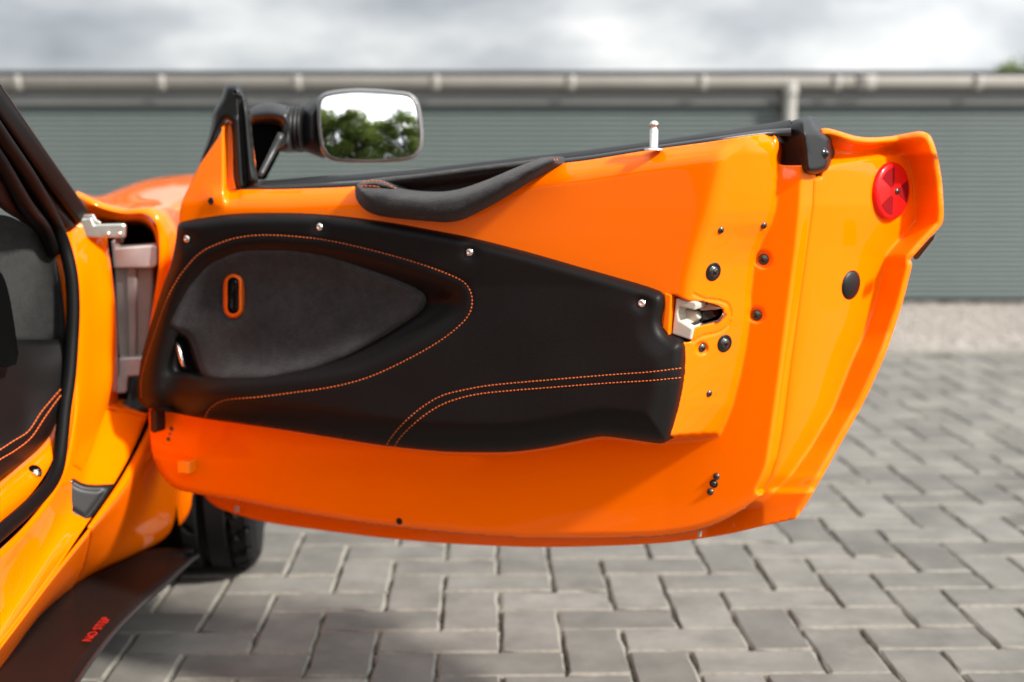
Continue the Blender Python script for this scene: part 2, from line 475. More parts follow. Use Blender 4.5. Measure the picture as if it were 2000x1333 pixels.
# pavers: 103 mm herringbone grid measured from the joints
GA, GX, GY, U = -0.02152, 0.1779, -2.1353, 0.103
ca, sa = math.cos(GA), math.sin(GA)
def g2w(i, j):
    X, Y = i * U - GX, j * U - GY
    return ca * X + sa * Y, -sa * X + ca * Y
def paver_mesh(seed):
    r = np.random.default_rng(seed)
    L, W, c, h = 0.2010, 0.0980, 0.0042, 0.05
    def ring(a, b, z, jit, n=(5, 3)):
        pts = []
        for s in range(4):
            cs = [(-a, -b), (a, -b), (a, b), (-a, b)]
            p, q = np.array(cs[s]), np.array(cs[(s + 1) % 4])
            k = n[s % 2]
            for t in range(k): pts.append(p + (q - p) * t / k)
        return [(x + r.normal(0, jit), y + r.normal(0, jit), z) for x, y in pts]
    top = ring(L / 2 - c, W / 2 - c, 0.0, 0.0009); mid = ring(L / 2, W / 2, -0.0042, 0.0017); low = ring(L / 2, W / 2, -0.02, 0.0012)
    n = len(top); v = top + mid + low
    f = [tuple(range(n))]
    for a in (0, n):
        for k in range(n): f.append((a + k, a + n + k, a + n + (k + 1) % n, a + (k + 1) % n))
    me = bpy.data.meshes.new('paver'); me.from_pydata(v, [], f); me.update()
    me.materials.append(M['paver']); me.materials.append(M['edge'])
    for k, p in enumerate(me.polygons): p.material_index = 0 if k == 0 else 1
    return me
PM = [paver_mesh(s) for s in range(8)]
cells = []
for i in range(-32, 36):
    for j in range(-14, 36):
        k = (i + j) % 4
        if k == 0: c, ang = (i + 1, j + 0.5), 0.0
        elif k == 2: c, ang = (i + 0.5, j + 1), math.pi / 2
        else: continue
        x, y = g2w(*c)
        if y > GRAVEL_Y - 0.07 or y < 0.9: continue
        r = np.array([x, y, -CAM_H]); d = r[1] * cp - r[2] * sp
        px, py = CX + FPX * r[0] / d, CY - FPX * (r[1] * sp + r[2] * cp) / d
        see = -60 < px < 2060 and py < 1400
        hid = see and (px < 330 and py < 1250 or (400 < px < 1500 and py < 990) or (px < 1600 and py < 960))
        if abs(x) > 3.6: continue
        cells.append(((0 if see and not hid else 1), -py if see else abs(y - 3), x, y, ang))
cells.sort()
extra_v, extra_f = [], []
for n, (vis, key, x, y, ang) in enumerate(cells):
    mt = Matrix.Translation((x, y, random.uniform(-0.0015, 0.0015))) @ Matrix.Rotation(-GA + ang + random.choice((0, math.pi)) + random.gauss(0, 0.006), 4, 'Z') @ Matrix.Rotation(random.gauss(0, 0.006), 4, 'X')
    if n < 300:
        o = bpy.data.objects.new('paver', random.choice(PM)); scene.collection.objects.link(o)
        o.matrix_world = mt; o.parent = paving
    else:
        me = random.choice(PM); b = len(extra_v)
        extra_v += [mt @ v.co for v in me.vertices]
        extra_f += [tuple(b + i for i in p.vertices) for p in me.polygons]
o = mesh('distant_pavers', extra_v, extra_f, paving, [M['paver'], M['edge']], False); o['kind'] = 'stuff'
nf = len(PM[0].polygons)
for k, p in enumerate(o.data.polygons): p.material_index = 0 if k % nf == 0 else 1

# gravel strip in front of the building
gv, gf = [], []
for k in range(14000):
    x = random.uniform(-3.2, 3.4); y = GRAVEL_Y + 0.06 + (WALL_Y - GRAVEL_Y - 0.06) * random.random()
    s = random.uniform(0.005, 0.012); b = len(gv); a = random.uniform(0, 6.28)
    for dx, dy, dz in ((1, 0, 0), (0, 1, 0), (-1, 0, 0), (0, -1, 0), (0, 0, 0.8), (0, 0, -0.8)):
        gv.append((x + s * (dx * math.cos(a) - dy * math.sin(a)) * random.uniform(.7, 1.2), y + s * (dx * math.sin(a) + dy * math.cos(a)), 0.004 + s * dz * random.uniform(.6, 1.1)))
    for t in range(4): gf += [(b + t, b + (t + 1) % 4, b + 4), (b + (t + 1) % 4, b + t, b + 5)]
gravel = mesh('gravel', gv, gf, None, M['gravel'], False); tag(gravel, kind='stuff', label='pale beige gravel strip at the foot of the shutters', category='gravel')
sheet('gravel_bed', -9, 9, GRAVEL_Y, WALL_Y + 0.05, -0.004, M['gravel'], kind='structure', label='pale gravel bed in front of the building', category='gravel bed')
ke = box('kerb_edging', (-9, GRAVEL_Y - 0.03, -0.09), (9, GRAVEL_Y + 0.03, 0.006), None, M['edge'], 0.006); tag(ke, kind='structure', label='low concrete edging between paving and gravel', category='edging')

# ------------------------------------------------------------------ garage building
bld = empty('garage_building', (0, WALL_Y, 0), label='long low garage building with grey-green slatted shutters and beige gutter', category='building')
def zat(py, Y): return float(at(1000, py, Y)[2])
Z_G1, Z_G0 = zat(149, WALL_Y - 0.1), zat(172, WALL_Y - 0.1)      # gutter
Z_L = zat(205, WALL_Y)                                          # bottom of the fascia
xpipe = float(at(1540, 200, WALL_Y)[0])
wall = box('wall', (-7, WALL_Y + 0.06, -0.05), (7, WALL_Y + 3.0, Z_G1 - 0.02), bld, M['fascia'])
box('fascia_board', (-7, WALL_Y - 0.015, Z_L), (7, WALL_Y + 0.057, Z_G1 - 0.012), bld, M['fascia'], 0.004)
box('base_shade_strip', (-7, WALL_Y - 0.005, -0.04), (7, WALL_Y + 0.057, 0.012), bld, M['dark'])  # black strip paints in the shadowed gap at the foot of the shutters
rf = mesh('roof', [(-7.1, WALL_Y - 0.075, Z_G1 + 0.030), (7.1, WALL_Y - 0.075, Z_G1 + 0.030), (7.1, WALL_Y + 3.1, Z_G1 + 0.05), (-7.1, WALL_Y + 3.1, Z_G1 + 0.05)], [(0, 1, 2, 3)], bld, M['roofm'], False); solid(rf, 0.026)
pitch = 0.0272
def slat_mesh(L):
    pr = [(0, 0), (-0.004, 0.002), (-0.0075, 0.008), (-0.0085, 0.014), (-0.0075, 0.020), (-0.003, 0.0245), (0, 0.0255)]
    v = [(x, y, z) for x in (0, L) for y, z in pr]; n = len(pr)
    f = [(k, k + 1 + 0, n + k + 1, n + k)[::-1] for k in range(n - 1)]
    me = bpy.data.meshes.new('slat'); me.from_pydata(v, [], f); me.update(); me.materials.append(M['slat'])
    me.polygons.foreach_set('use_smooth', [True] * len(me.polygons)); return me
ns = int((Z_L - 0.015) / pitch)
for k, (x0, x1) in enumerate(((-7, xpipe - 0.05), (xpipe + 0.05, 7))):
    sh = box('shutter', (x0, WALL_Y + 0.03, 0.013), (x1, WALL_Y + 0.056, Z_L - 0.002), bld, M['slat'])
    me = slat_mesh(x1 - x0 - 0.02)
    for q in range(ns):
        s = bpy.data.objects.new('slat', me); scene.collection.objects.link(s)
        s.location = (x0 + 0.01, WALL_Y + 0.029, 0.016 + q * pitch)
        bpy.context.view_layer.update() if False else None
        s.parent = sh
# gutter: half-round trough
gr = (Z_G1 - Z_G0) / 2; gz = (Z_G1 + Z_G0) / 2; gy = WALL_Y - 0.02 - gr
def trough(name, x0, x1, r, z, y, parent, mat, t=0.003):
    pr = [(y + r * math.cos(a), z + r * 0.9 - 1.9 * r * math.sin(a) * 1.0 if False else z + r - 2 * r * max(0, math.sin(a))) for a in np.linspace(0, math.pi, 17)]
    v = [(x, a, b) for x in (x0, x1) for a, b in pr]; n = len(pr)
    o = mesh(name, v, [(k, k + 1, n + k + 1, n + k) for k in range(n - 1)], parent, mat); solid(o, t, 0); return o
gut = trough('gutter', -7, 7, gr, gz, gy, bld, M['gutter'])
for px in (-250, 32, 313, 580, 850, 1115, 1373, 1635, 1912, 2190):
    x = float(at(px, 155, gy - gr)[0])
    trough('gutter_clip', x - 0.022, x + 0.022, gr + 0.005, gz - 0.002, gy, gut, M['clip'], 0.006)
x = float(at(1693, 155, gy - gr)[0]); trough('gutter_union', x - 0.05, x + 0.05, gr + 0.005, gz, gy, gut, M['clip'], 0.006)
pr = [(xpipe, gy, gz), (xpipe, gy, Z_G0 - 0.03), (xpipe, WALL_Y - 0.045, Z_G0 - 0.10), (xpipe, WALL_Y - 0.045, Z_G0 - 0.25), (xpipe, WALL_Y - 0.045, 0.05)]
dp = tube('downpipe', pr, 0.034, bld, M['clip'], 20, 0.03)
tube('pipe_socket', [(xpipe, gy, Z_G0 + 0.03), (xpipe, gy, Z_G0 - 0.035)], 0.040, bld, M['clip'], 20)
tube('pipe_clip', [(xpipe, WALL_Y - 0.045, 0.55), (xpipe, WALL_Y - 0.045, 0.58)], 0.038, bld, M['clip'], 20)

# ------------------------------------------------------------------ trees
def make_tree(name, seed, h=4.2, spread=2.2, leaves=9000, leaf=0.10):
    r = random.Random(seed)
    root = empty(name, (0, 0, 0))
    bm = bmesh.new(); V_, F_ = [], []
    def limb(a, b, r0, r1, n=6):
        mid = (a + b) / 2 + Vector((r.uniform(-.1, .1), r.uniform(-.1, .1), 0.05)) * (b - a).length
        v, f = tube_geo(crom([a, mid, b], step=(b - a).length / n), np.linspace(r0, r1, len(crom([a, mid, b], step=(b - a).length / n))), 7)
        o = len(V_); V_.extend(v); F_.extend(tuple(o + i for i in q) for q in f)
    top = Vector((r.uniform(-.2, .2), r.uniform(-.2, .2), h * 0.62))
    limb(Vector((0, 0, -0.1)), top, 0.14, 0.06)
    blobs = []
    for k in range(24):
        an = k * 2.399 + r.uniform(-.4, .4); t = r.uniform(0.06, 1.0)
        st = Vector((0, 0, 0)).lerp(top, t)
        rad = spread * r.uniform(0.35, 0.85) * (1.15 - 0.5 * t)
        en = st + Vector((math.cos(an) * rad, math.sin(an) * rad, r.uniform(0.2, 0.36) * h * (0.5 + t * 0.6)))
        limb(st, en, 0.05, 0.012); blobs.append((en, r.uniform(0.45, 0.95) * spread * 0.42))
    blobs.append((top + Vector((0, 0, h * 0.26)), spread * 0.4)); blobs.append((top + Vector((0.3, 0, h * 0.1)), spread * 0.5))
    trunk = mesh('trunk', V_, F_, None, M['bark'])
    lv, lf = [], []
    for k in range(leaves):
        c, rr = r.choice(blobs)
        d = Vector((r.gauss(0, 1), r.gauss(0, 1), r.gauss(0, 1))).normalized() * rr * (r.random() ** 0.45)
        d.z *= 0.75
        p = c + d; s = leaf * r.uniform(0.6, 1.25)
        q = Vector((r.gauss(0, 1), r.gauss(0, 1), r.gauss(0.6, 1))).normalized().to_track_quat('Z', 'Y').to_matrix()
        b = len(lv)
        for ax, ay in ((-1, 0), (0, -.5), (1, 0), (0, .5)): lv.append(p + q @ Vector((ax * s, ay * s, abs(ax) * s * .2)))
        lf.append((b, b + 1, b + 2, b + 3))
    crown = mesh('crown', lv, lf, None, M['leaf'], False)
    trunk.parent = root; crown.parent = root
    return root
def copy_tree(o):
    c = o.copy(); scene.collection.objects.link(c)
    for ch in [x for x in bpy.data.objects if x.parent == o]:
        d = ch.copy(); scene.collection.objects.link(d); d.parent = c
    return c
t0 = make_tree('broadleaf_tree', 3); t1 = make_tree('broadleaf_tree', 11, 5.2, 2.3)
tx = float(at(1950, 110, 30)[0])
t1.location = (tx + 0.5, 30, -0.95); t1.rotation_euler.z = 0.6; t1.scale = (0.74, 0.74, 0.74)
tag(t1, label='green treetop showing above the garage roof at far right', category='tree', group='trees around the yard')
spots = [(-5.6, -14, 1.32, 'tall dark tree behind the camera, at the right edge of the mirror'),
         (-3.9, -16, 1.10, 'green tree behind the camera, second from the right in the mirror'),
         (-2.2, -15, 1.02, 'round green tree behind the camera, right of centre in the mirror'),
         (-0.5, -16, 1.12, 'taller green tree behind the camera, in the middle of the mirror'),
         (1.2, -15, 0.98, 'bushy green tree behind the camera, left of centre in the mirror'),
         (2.9, -16, 1.02, 'green tree behind the camera, second from the left in the mirror'),
         (4.8, -15, 1.0, 'spreading green tree behind the camera, at the left edge of the mirror'),
         (7.4, -17, 1.0, 'broad green tree behind the camera, beyond the left edge of the mirror'),
         (-8.2, -16, 1.2, 'far green tree behind the camera, beyond the right edge of the mirror')]
for k, (x, y, s, lab) in enumerate(spots):
    if k == 0: c = t0
    else: c = copy_tree(t0 if k % 2 else t1)
    c.location = (x, y, -0.1); c.rotation_euler = (0, 0, 1.3 * k); c.scale = (s, s, s)
    tag(c, label=lab, category='tree', group='trees around the yard')
#--CAR--
# ================================================================== the car
car = empty('sports_car', (-0.9, 2.2, 0), label='bright orange sports car with its black-trimmed right door wide open', category='car')

# ---- door frame: hinge end farther away, latch end nearer
HP, RP = at(290, 600, 2.00), at(1500, 600, 1.58)
HP[2] = RP[2] = 0.6
UD = (RP - HP); UD[2] = 0; UD /= np.linalg.norm(UD)
DN = np.array([UD[1], -UD[0], 0.0])                 # towards the camera
DP = Plane(HP, DN)

# boundaries traced in photo pixels
B1 = np.array([(250, 1452), (262, 1448), (268, 1444), (276, 1438), (289, 1423), (308, 1411), (362, 1398), (416, 1385), (457, 1371), (511, 1355), (551, 1346), (580, 1343), (640, 1338), (700, 1332), (780, 1322), (857, 1306), (900, 1300)], float)
B2 = np.array([(250, 1514), (262, 1517), (281, 1521), (330, 1518), (375, 1514), (411, 1509), (438, 1501), (465, 1486), (492, 1475), (519, 1468), (569, 1462), (625, 1459), (681, 1451), (737, 1440), (794, 1425), (831, 1410), (849, 1402), (900, 1385)], float)
B3 = np.array([(330, 1567), (416, 1562), (487, 1555), (571, 1544), (639, 1535), (718, 1525), (842, 1508), (904, 1499), (930, 1490), (955, 1479)], float)
B4 = np.array([(330, 1592), (402, 1589), (487, 1577), (571, 1565), (639, 1556), (718, 1545), (842, 1529), (904, 1516), (930, 1508), (955, 1490), (993, 1430), (1030, 1370)], float)
B5 = np.array([(303, 1752), (308, 1768), (321, 1775), (362, 1785), (419, 1788), (436, 1786), (500, 1729), (517, 1726), (605, 1703), (650, 1688), (698, 1665), (801, 1624), (871, 1583), (924, 1545), (966, 1503), (993, 1473)], float)
def bx_(B, y): return np.interp(y, B[:, 0], B[:, 1])
TOP = np.array([(440, 372), (460, 371), (560, 370), (691, 365), (825, 354), (950, 340), (1094, 320), (1150, 313), (1266, 294), (1382, 278), (1455, 267), (1500, 262), (1520, 262)], float)
SEAL = np.array([(470, 362), (508, 354), (665, 341), (850, 327), (900, 321), (1150, 293), (1266, 277), (1420, 254), (1528, 237), (1560, 232)], float)

trim_px = [(349, 437), (365, 431), (407, 424), (456, 418), (522, 416), (596, 417), (662, 422), (750, 433), (820, 445), (890, 458), (960, 474), (1050, 498), (1130, 521), (1200, 541), (1245, 554), (1279, 565), (1293, 572), (1298, 582), (1298, 597), (1294, 617), (1293, 632), (1299, 647), (1312, 657), (1328, 663), (1336, 674), (1336, 700), (1333, 737), (1326, 782), (1316, 822), (1308, 850), (1302, 863), (1291, 867), (1266, 864), (1217, 857), (1176, 853), (1140, 859), (1070, 874), (1000, 883), (930, 884), (860, 882), (752, 871), (660, 857), (560, 841), (470, 828), (398, 818), (340, 807), (300, 800), (280, 794), (270, 780), (269, 755), (276, 701), (288, 655), (302, 610), (319, 557), (333, 519), (342, 477), (346, 447)]
TRIM = crom(trim_px, True, 5)
seam_px = [(400, 818), (407, 802), (424, 788), (445, 781), (505, 776), (575, 767), (645, 757), (715, 739), (785, 708), (855, 669), (900, 634), (918, 610), (922, 585), (916, 564), (902, 549), (855, 528), (785, 505), (697, 482), (627, 468), (557, 461), (505, 460), (463, 465), (428, 476), (393, 493), (365, 521), (344, 550), (323, 592), (302, 652), (284, 708), (275, 750), (277, 781)]
SEAM = crom(seam_px, False, 2)
UPS = crom([(754, 872), (762, 858), (785, 830), (820, 799), (862, 774), (907, 762), (960, 753), (1080, 742), (1200, 732), (1270, 727), (1334, 719)], False, 2)
LOS = crom([(770, 875), (778, 860), (802, 834), (837, 806), (872, 787), (915, 774), (960, 767), (1080, 757), (1200, 748), (1270, 744), (1330, 738)], False, 2)
pad_px = [(830, 588), (825, 573), (785, 550), (715, 522), (645, 498), (592, 487), (540, 483), (487, 484), (449, 492), (414, 508), (382, 536), (358, 568), (337, 606), (325, 636), (336, 648), (360, 654), (371, 668), (382, 704), (398, 735), (412, 744), (452, 746), (505, 744), (575, 732), (645, 710), (715, 676), (785, 634), (820, 608)]
PAD = crom(pad_px, True, 4)
latch_px = [(1311, 576), (1345, 588), (1371, 589), (1387, 593), (1409, 601), (1414, 611), (1411, 622), (1402, 628), (1380, 634), (1356, 641), (1352, 650), (1351, 666), (1330, 668), (1306, 655), (1303, 620), (1306, 590)]
LATCH = crom(latch_px, True, 4)

back_px = [(694, 372), (697, 362), (706, 356), (726, 350), (825, 339), (925, 326), (1025, 314), (1072, 307), (1060, 318), (1000, 345), (900, 384), (820, 388), (740, 380)]
BK = crom(back_px, True, 4)
# ---- inner shell of the door (painted)
inner_px = [(446, 236), (446, 236), (451, 243), (454, 300), (455, 345), (461, 371), (461, 371), (560, 370), (691, 365), (825, 354), (950, 340), (1094, 320), (1150, 313), (1266, 294), (1382, 278), (1455, 267), (1498, 262), (1514, 266), (1521, 281), (1520, 318), (1530, 323), (1594, 322), (1594, 322), (1589, 402), (1577, 487), (1565, 571), (1556, 639), (1545, 718), (1529, 842), (1516, 904), (1496, 955), (1455, 992), (1404, 1021), (1351, 1038), (1280, 1048), (1175, 1051), (1070, 1051), (1000, 1050), (860, 1039), (710, 1022), (560, 998), (470, 980), (395, 967), (350, 957), (327, 942), (308, 915), (297, 885), (293, 850), (291, 810), (300, 720), (318, 620), (345, 520), (350, 437), (351, 414), (356, 393), (371, 361), (389, 324), (420, 278)]
INNER = crom(inner_px, True, 4)
FI = Field(DP, (260, 220, 1640, 1070))
X, Y = FI.X, FI.Y
b1, b2, b3, b4 = (bx_(B, Y) for B in (B1, B2, B3, B4))
w = -0.080 * np.clip((X - b1) / (b2 - b1), 0, 1)
w = np.where(X > b2, -0.088, w)
low = -np.interp(X, [290, 420, 700, 1300], [0.035, 0.055, 0.080, 0.088])
tb = np.array(sorted([(p[0], p[1]) for p in TRIM if p[1] > 790 or (p[1] > 700 and p[0] > 1320)])); tb = tb[np.argsort(tb[:, 0])]
ybot = np.interp(X, np.r_[260, 300, 340, 398, 470, 560, 660, 752, 860, 930, 1000, 1070, 1140, 1176, 1217, 1266, 1300, 1312, 1402], np.r_[785, 794, 801, 812, 822, 835, 851, 865, 876, 878, 877, 868, 853, 847, 851, 857, 857, 857, 849])
w = np.where((Y > ybot) & (X < b2 + 6), low, w)
w = np.where(X > b3, -0.088 - 0.034 * np.clip((X - b3) / (b4 - b3), 0, 1), w)
w = np.where(inside(TRIM, X, Y) & (dist(TRIM, X, Y, every=2) > 14), np.minimum(w, -0.055), w)      # hollow behind the trim
w = np.where(inside(BK, X, Y) & (dist(BK, X, Y) > 3), -0.075, w)                                   # pocket behind the pull
# rounded lower edge
dl = dist(INNER, X, Y, every=2); bot = (Y > 900)
w -= np.where(bot, 0.008 * np.clip(1 - dl / 9, 0, 1) ** 2, 0)
# shoulder under the window line, sail leaning away
tp = np.interp(X, TOP[:, 0], TOP[:, 1])
d = np.clip(Y - tp, 0, 999)
w -= np.where((X < 1512) & (X > 440), 0.020 * np.clip(1 - d / 42, 0, 1) ** 2, 0)
w -= 0.020 * np.clip((400 - Y) / 160, 0, 1) * (X < 470)
FI.w = w; FI.smooth(2.6)
# soft turn from the upper face to the shut face, crisp elsewhere
soft = blur(w, 4.5); k = np.exp(-((X - b1) / 18) ** 2) * (Y < 600); FI.w = FI.w * (1 - k) + soft * k
# boss round the small hole on the sail, dished rim round the latch
r = np.hypot(X - 418, (Y - 388)); FI.w += 0.004 * np.exp(-(r / 22) ** 2)
dL = dist(LATCH, X, Y, every=2); inL = inside(LATCH, X, Y)
lobe = crom([(1330, 560), (1372, 583), (1405, 588), (1422, 596), (1426, 616), (1420, 638), (1402, 650), (1370, 658), (1350, 672), (1330, 690)], False, 4)
FI.w -= 0.0018 * (dist(lobe, X, Y, False) < 2.5) * (X > 1352)
FI.w = np.where(inL, FI.w - 0.002, FI.w)
for sx, sy, sr in ((1491, 507, 17), (1478, 615, 15), (1370, 681, 13)):
    r = np.hypot((X - sx), (Y - sy)); FI.w -= 0.004 * (1 - sstep(sr - 3, sr + 1, r))
topb = np.exp(-((X - 1450) / 60) ** 2 - ((Y - 268) / 34) ** 2); FI.w = FI.w * (1 - topb) + blur(FI.w, 6) * topb
FI.smooth(1.0)
door = relief('door', INNER, FI, car, M['paint'], 3.4, holes=[LATCH], dense=[(1296, 564, 1440, 700, 2.2), (1380, 834, 1420, 862, 2.2)]); solid(door, 0.004)
door['label'] = 'open right door, orange paint with black leather trim'

# ---- outer skin of the door
outer_px = [(1604, 252), (1616, 251), (1636, 256), (1670, 266), (1697, 269), (1738, 267), (1771, 261), (1798, 257), (1814, 263), (1823, 278), (1832, 311), (1839, 352), (1842, 392), (1842, 430), (1837, 442), (1806, 475), (1778, 508), (1778, 508), (1781, 516), (1776, 540), (1761, 598), (1744, 650), (1727, 698), (1686, 788), (1644, 863), (1603, 937), (1570, 993), (1553, 1014), (1553, 1014), (1490, 1028), (1420, 1044), (1350, 1055), (1280, 1062), (1175, 1067), (1070, 1069), (1000, 1068), (860, 1061), (740, 1050), (620, 1035), (518, 1020), (455, 1003), (422, 990), (404, 975), (394, 960), (360, 900), (340, 780), (360, 560), (400, 420), (470, 385), (700, 378), (1000, 355), (1300, 310), (1500, 284), (1580, 262)]
OUTER = crom(outer_px, True, 4)
FO = Field(DP, (330, 240, 1860, 1085))
X, Y = FO.X, FO.Y
b4, b5 = bx_(B4, Y), bx_(B5, Y); b5 = np.maximum(b5, b4 + 15)
t = np.clip((X - b4) / (b5 - b4), 0, 1)
D = np.minimum(0.00092 * np.clip(b5 - b4, 15, 230), np.interp(Y, [870, 960], [0.2, 0.014]))
mixv = np.interp(Y, [480, 800], [0.75, 0.25])
wf = -0.118 - D * (mixv * t + (1 - mixv) * t ** 1.6)
B5c = np.array([(p[1], p[0]) for p in B5]); B5c = np.r_[[(1625, 322), (1660, 316), (1700, 309), (1738, 304)], B5c, [(1420, 1021), (1385, 1042)]]
B5d = crom(B5c, False, 4)
edge_outer = OUTER[(OUTER[:, 0] > 1600)]
d5 = dist(B5d, X, Y, False); d6 = np.maximum(dist(OUTER, X, Y, every=1) - 11, 0)
floor_poly = np.r_[B5d, [(1340, 1042), (1340, 330), (1625, 322)]]
outside5 = ~inside(floor_poly, X, Y) & (X > np.where(Y < 600, 1600, 1440))
s = d5 / (d5 + d6 + 1e-6)
w5 = wf
rise = np.interp(Y, [430, 500, 700, 900, 1000], [0.030, 0.020, 0.012, 0.004, 0.0])
w6 = w5 + rise * np.where(Y < 400, sstep(1600, 1660, X), 1)
band = w5 + (w6 - w5) * s - np.where(Y < 330, 0.035 * np.sin(np.pi * np.clip(s, 0, 1)), 0) * np.clip((1790 - X) / 60, 0, 1)
w = np.where(outside5, band, wf)
w = np.where((X < b4 - 30) & ~(outside5), -0.135, w); w = np.where((X < 1604) & (Y < 345), np.minimum(w, -0.135), w)
w = np.where((X < 1440), -0.168, w)
t2 = np.clip((X - 1380) / 110, 0, 1); lowband = (Y > 985) & (X < 1500)
w = np.where(lowband, -0.168 * (1 - t2) - 0.132 * t2, w)
w -= np.where(X > 1560, 0.012 * np.clip(1 - dist(OUTER, X, Y) / 10, 0, 1) ** 2, 0)          # rolled outer lip
FO.w = w; FO.smooth(2.2)
skin = relief('outer_skin', OUTER, FO, door, M['paint'], 4.0); solid(skin, 0.005)

# sealer bead along the lower edge and two pale drain tabs
bead = crom([(350, 957), (395, 967), (470, 980), (560, 998), (710, 1022), (860, 1039), (1000, 1050), (1070, 1051), (1175, 1051), (1280, 1048), (1351, 1038), (1404, 1021), (1455, 992)], False, 8)
tube('sealer_bead', FI.pos(bead[:, 0], bead[:, 1] - 1.0, -0.001), 0.0011, door, simple('sealer', (0.16, 0.10, 0.065), 0.6), 8, 0.01)
for tx_, ty_ in ((461, 995), (1366, 1044)):
    extrude_px('drain_tab', [(tx_ - 3, ty_ - 6), (tx_ + 4, ty_ - 6), (tx_ + 2, ty_ + 6), (tx_ - 4, ty_ + 6)], DP, -0.128 if tx_ > 1000 else -0.155, 0.004, door, M['cream'], 0.001)

# ---- window seal along the top
def wl(curve, w, dy=0.0):
    c = np.array(curve, float); return DP.pos(c[:, 0], c[:, 1] + dy, w - 0.062 * np.clip((c[:, 0] - 1400) / 120, 0, 1))
tt = np.linspace(452, 1545, 60)
Tc = np.c_[tt, np.interp(tt, TOP[:, 0], TOP[:, 1])]; Sc = np.c_[tt, np.interp(tt, SEAL[:, 0], SEAL[:, 1])]
mid = lambda a: Tc * (1 - a) + Sc * a
loft('inner_window_seal', [wl(Tc, -0.024, 4), wl(mid(0.05), -0.022), wl(mid(0.28), -0.024), wl(mid(0.42), -0.034), wl(mid(0.36), -0.046), wl(mid(0.2), -0.05)], door, M['satin'], 80, 3)
loft('outer_window_seal', [wl(mid(0.2), -0.052), wl(mid(0.60), -0.060), wl(mid(0.72), -0.064), wl(mid(0.96), -0.074), wl(mid(1.0), -0.084), wl(mid(0.9), -0.094), wl(mid(0.3), -0.11), wl(mid(-0.6), -0.13)], door, M['rubber'], 80, 2)

# ---- sail: black cap and glass channel
cap_px = [(439, 170), (446, 166), (458, 165), (468, 169), (473, 180), (481, 199), (486, 219), (490, 262), (496, 320), (501, 357), (490, 361), (481, 372), (462, 371), (456, 345), (453, 243), (447, 237), (440, 236), (426, 262), (400, 316), (391, 322), (396, 300), (408, 265), (414, 236), (417, 217), (431, 193)]
CAP = crom(cap_px, True, 4)
pillow('sail_cap', CAP, DP, -0.055, 0.035, 9, door, M['plastic'], 3.0, skirt=0.003,
       extra=lambda x, y, d: -0.012 * np.exp(-((x - np.interp(y, [200, 360], [470, 481])) / 4) ** 2) * (y > 190) + 0.004 * np.exp(-((x - np.interp(y, [200, 360], [460, 468])) / 4) ** 2) * (y > 230))
pillow('sail_outer', crom([(484, 252), (489, 262), (498, 357), (484, 362), (480, 300)], True, 4), DP, -0.066, 0.02, 6, door, M['paint'], 3.0, skirt=0.003)
bm = lathe_bm([(0.0022, 0.0), (0.0022, 0.0025), (0.0045, 0.0035), (0.0052, 0.0015), (0.0055, -0.002)], 18)
o = from_bm('cap_rivet', bm, None, M['satin']); place(o, Vector(DP.pos(461., 181., -0.021)), Vector(DN), 0, door)

# ---- trim panel
FT = Field(DP, (255, 405, 1350, 900))
X, Y = FT.X, FT.Y
inT = inside(TRIM, X, Y); dT = np.where(inT, dist(TRIM, X, Y, every=1), 0)
rr = np.interp(X, [280, 700, 1200, 1340], [26, 22, 22, 24])
t = 1 - np.clip(dT / rr, 0, 1)
H = np.interp(X, [280, 500, 900, 1336], [0.020, 0.020, 0.020, 0.022])
w = -0.003 + H * np.sqrt(np.clip(1 - t * t, 0, 1))
w += 0.020 * np.clip((Y - 560) / 280, 0, 1) * sstep(0, 60, dT)
SEAMC = np.r_[SEAM, [(300, 795), (400, 818)]]
inS = inside(SEAMC, X, Y); dS = dist(SEAM, X, Y, False, 2); sS = np.where(inS, dS, 0)
scoop = 0.034 * sstep(0, 78, sS) * sstep(0, 60, sS + 8)
armrest = np.exp(-(((X - 430) / 240) ** 2 + ((Y - 775) / 40) ** 2))          # ledge at the bottom of the scoop stays proud
w -= scoop * (1 - 0.55 * armrest)
w -= 0.0016 * np.exp(-(dS / 2.6) ** 2)
for c in (UPS, LOS): w -= 0.0010 * np.exp(-(dist(c, X, Y, False, 2) / 2.2) ** 2)
midS = (resample(UPS, 200) + resample(LOS, 200)) / 2
w -= 0.0022 * np.exp(-(dist(midS, X, Y, False) / 2.0) ** 2); 
w += 0.0012 * np.exp(-(dist(midS, X, Y, False) / 7.0) ** 2)
for sx, sy in ((366, 467), (625, 444), (918, 493), (1254, 593)): w -= 0.005 * np.exp(-(np.hypot(X - sx, Y - sy) / 14) ** 2)
hole = crom([(341, 660), (352, 655), (365, 662), (374, 690), (385, 716), (396, 736), (372, 732), (348, 727), (343, 700)], True, 4)
dh = dist(hole, X, Y); w -= np.where(inside(hole, X, Y), 0.02 * sstep(0, 8, dh), 0)
ledge = np.exp(-(((X - 368) / 34) ** 2 + ((Y - 738) / 9) ** 2)); w += 0.005 * ledge
w += 0.0007 * np.sin(X * 0.021 + Y * 0.013) * np.sin(Y * 0.03 - X * 0.008)
FT.w = w; FT.smooth(1.6)
trim = relief('trim_panel', TRIM, FT, door, M['leather'], 4.0, skirt=0.035)
trim['label'] = 'black leather trim panel with orange stitching'

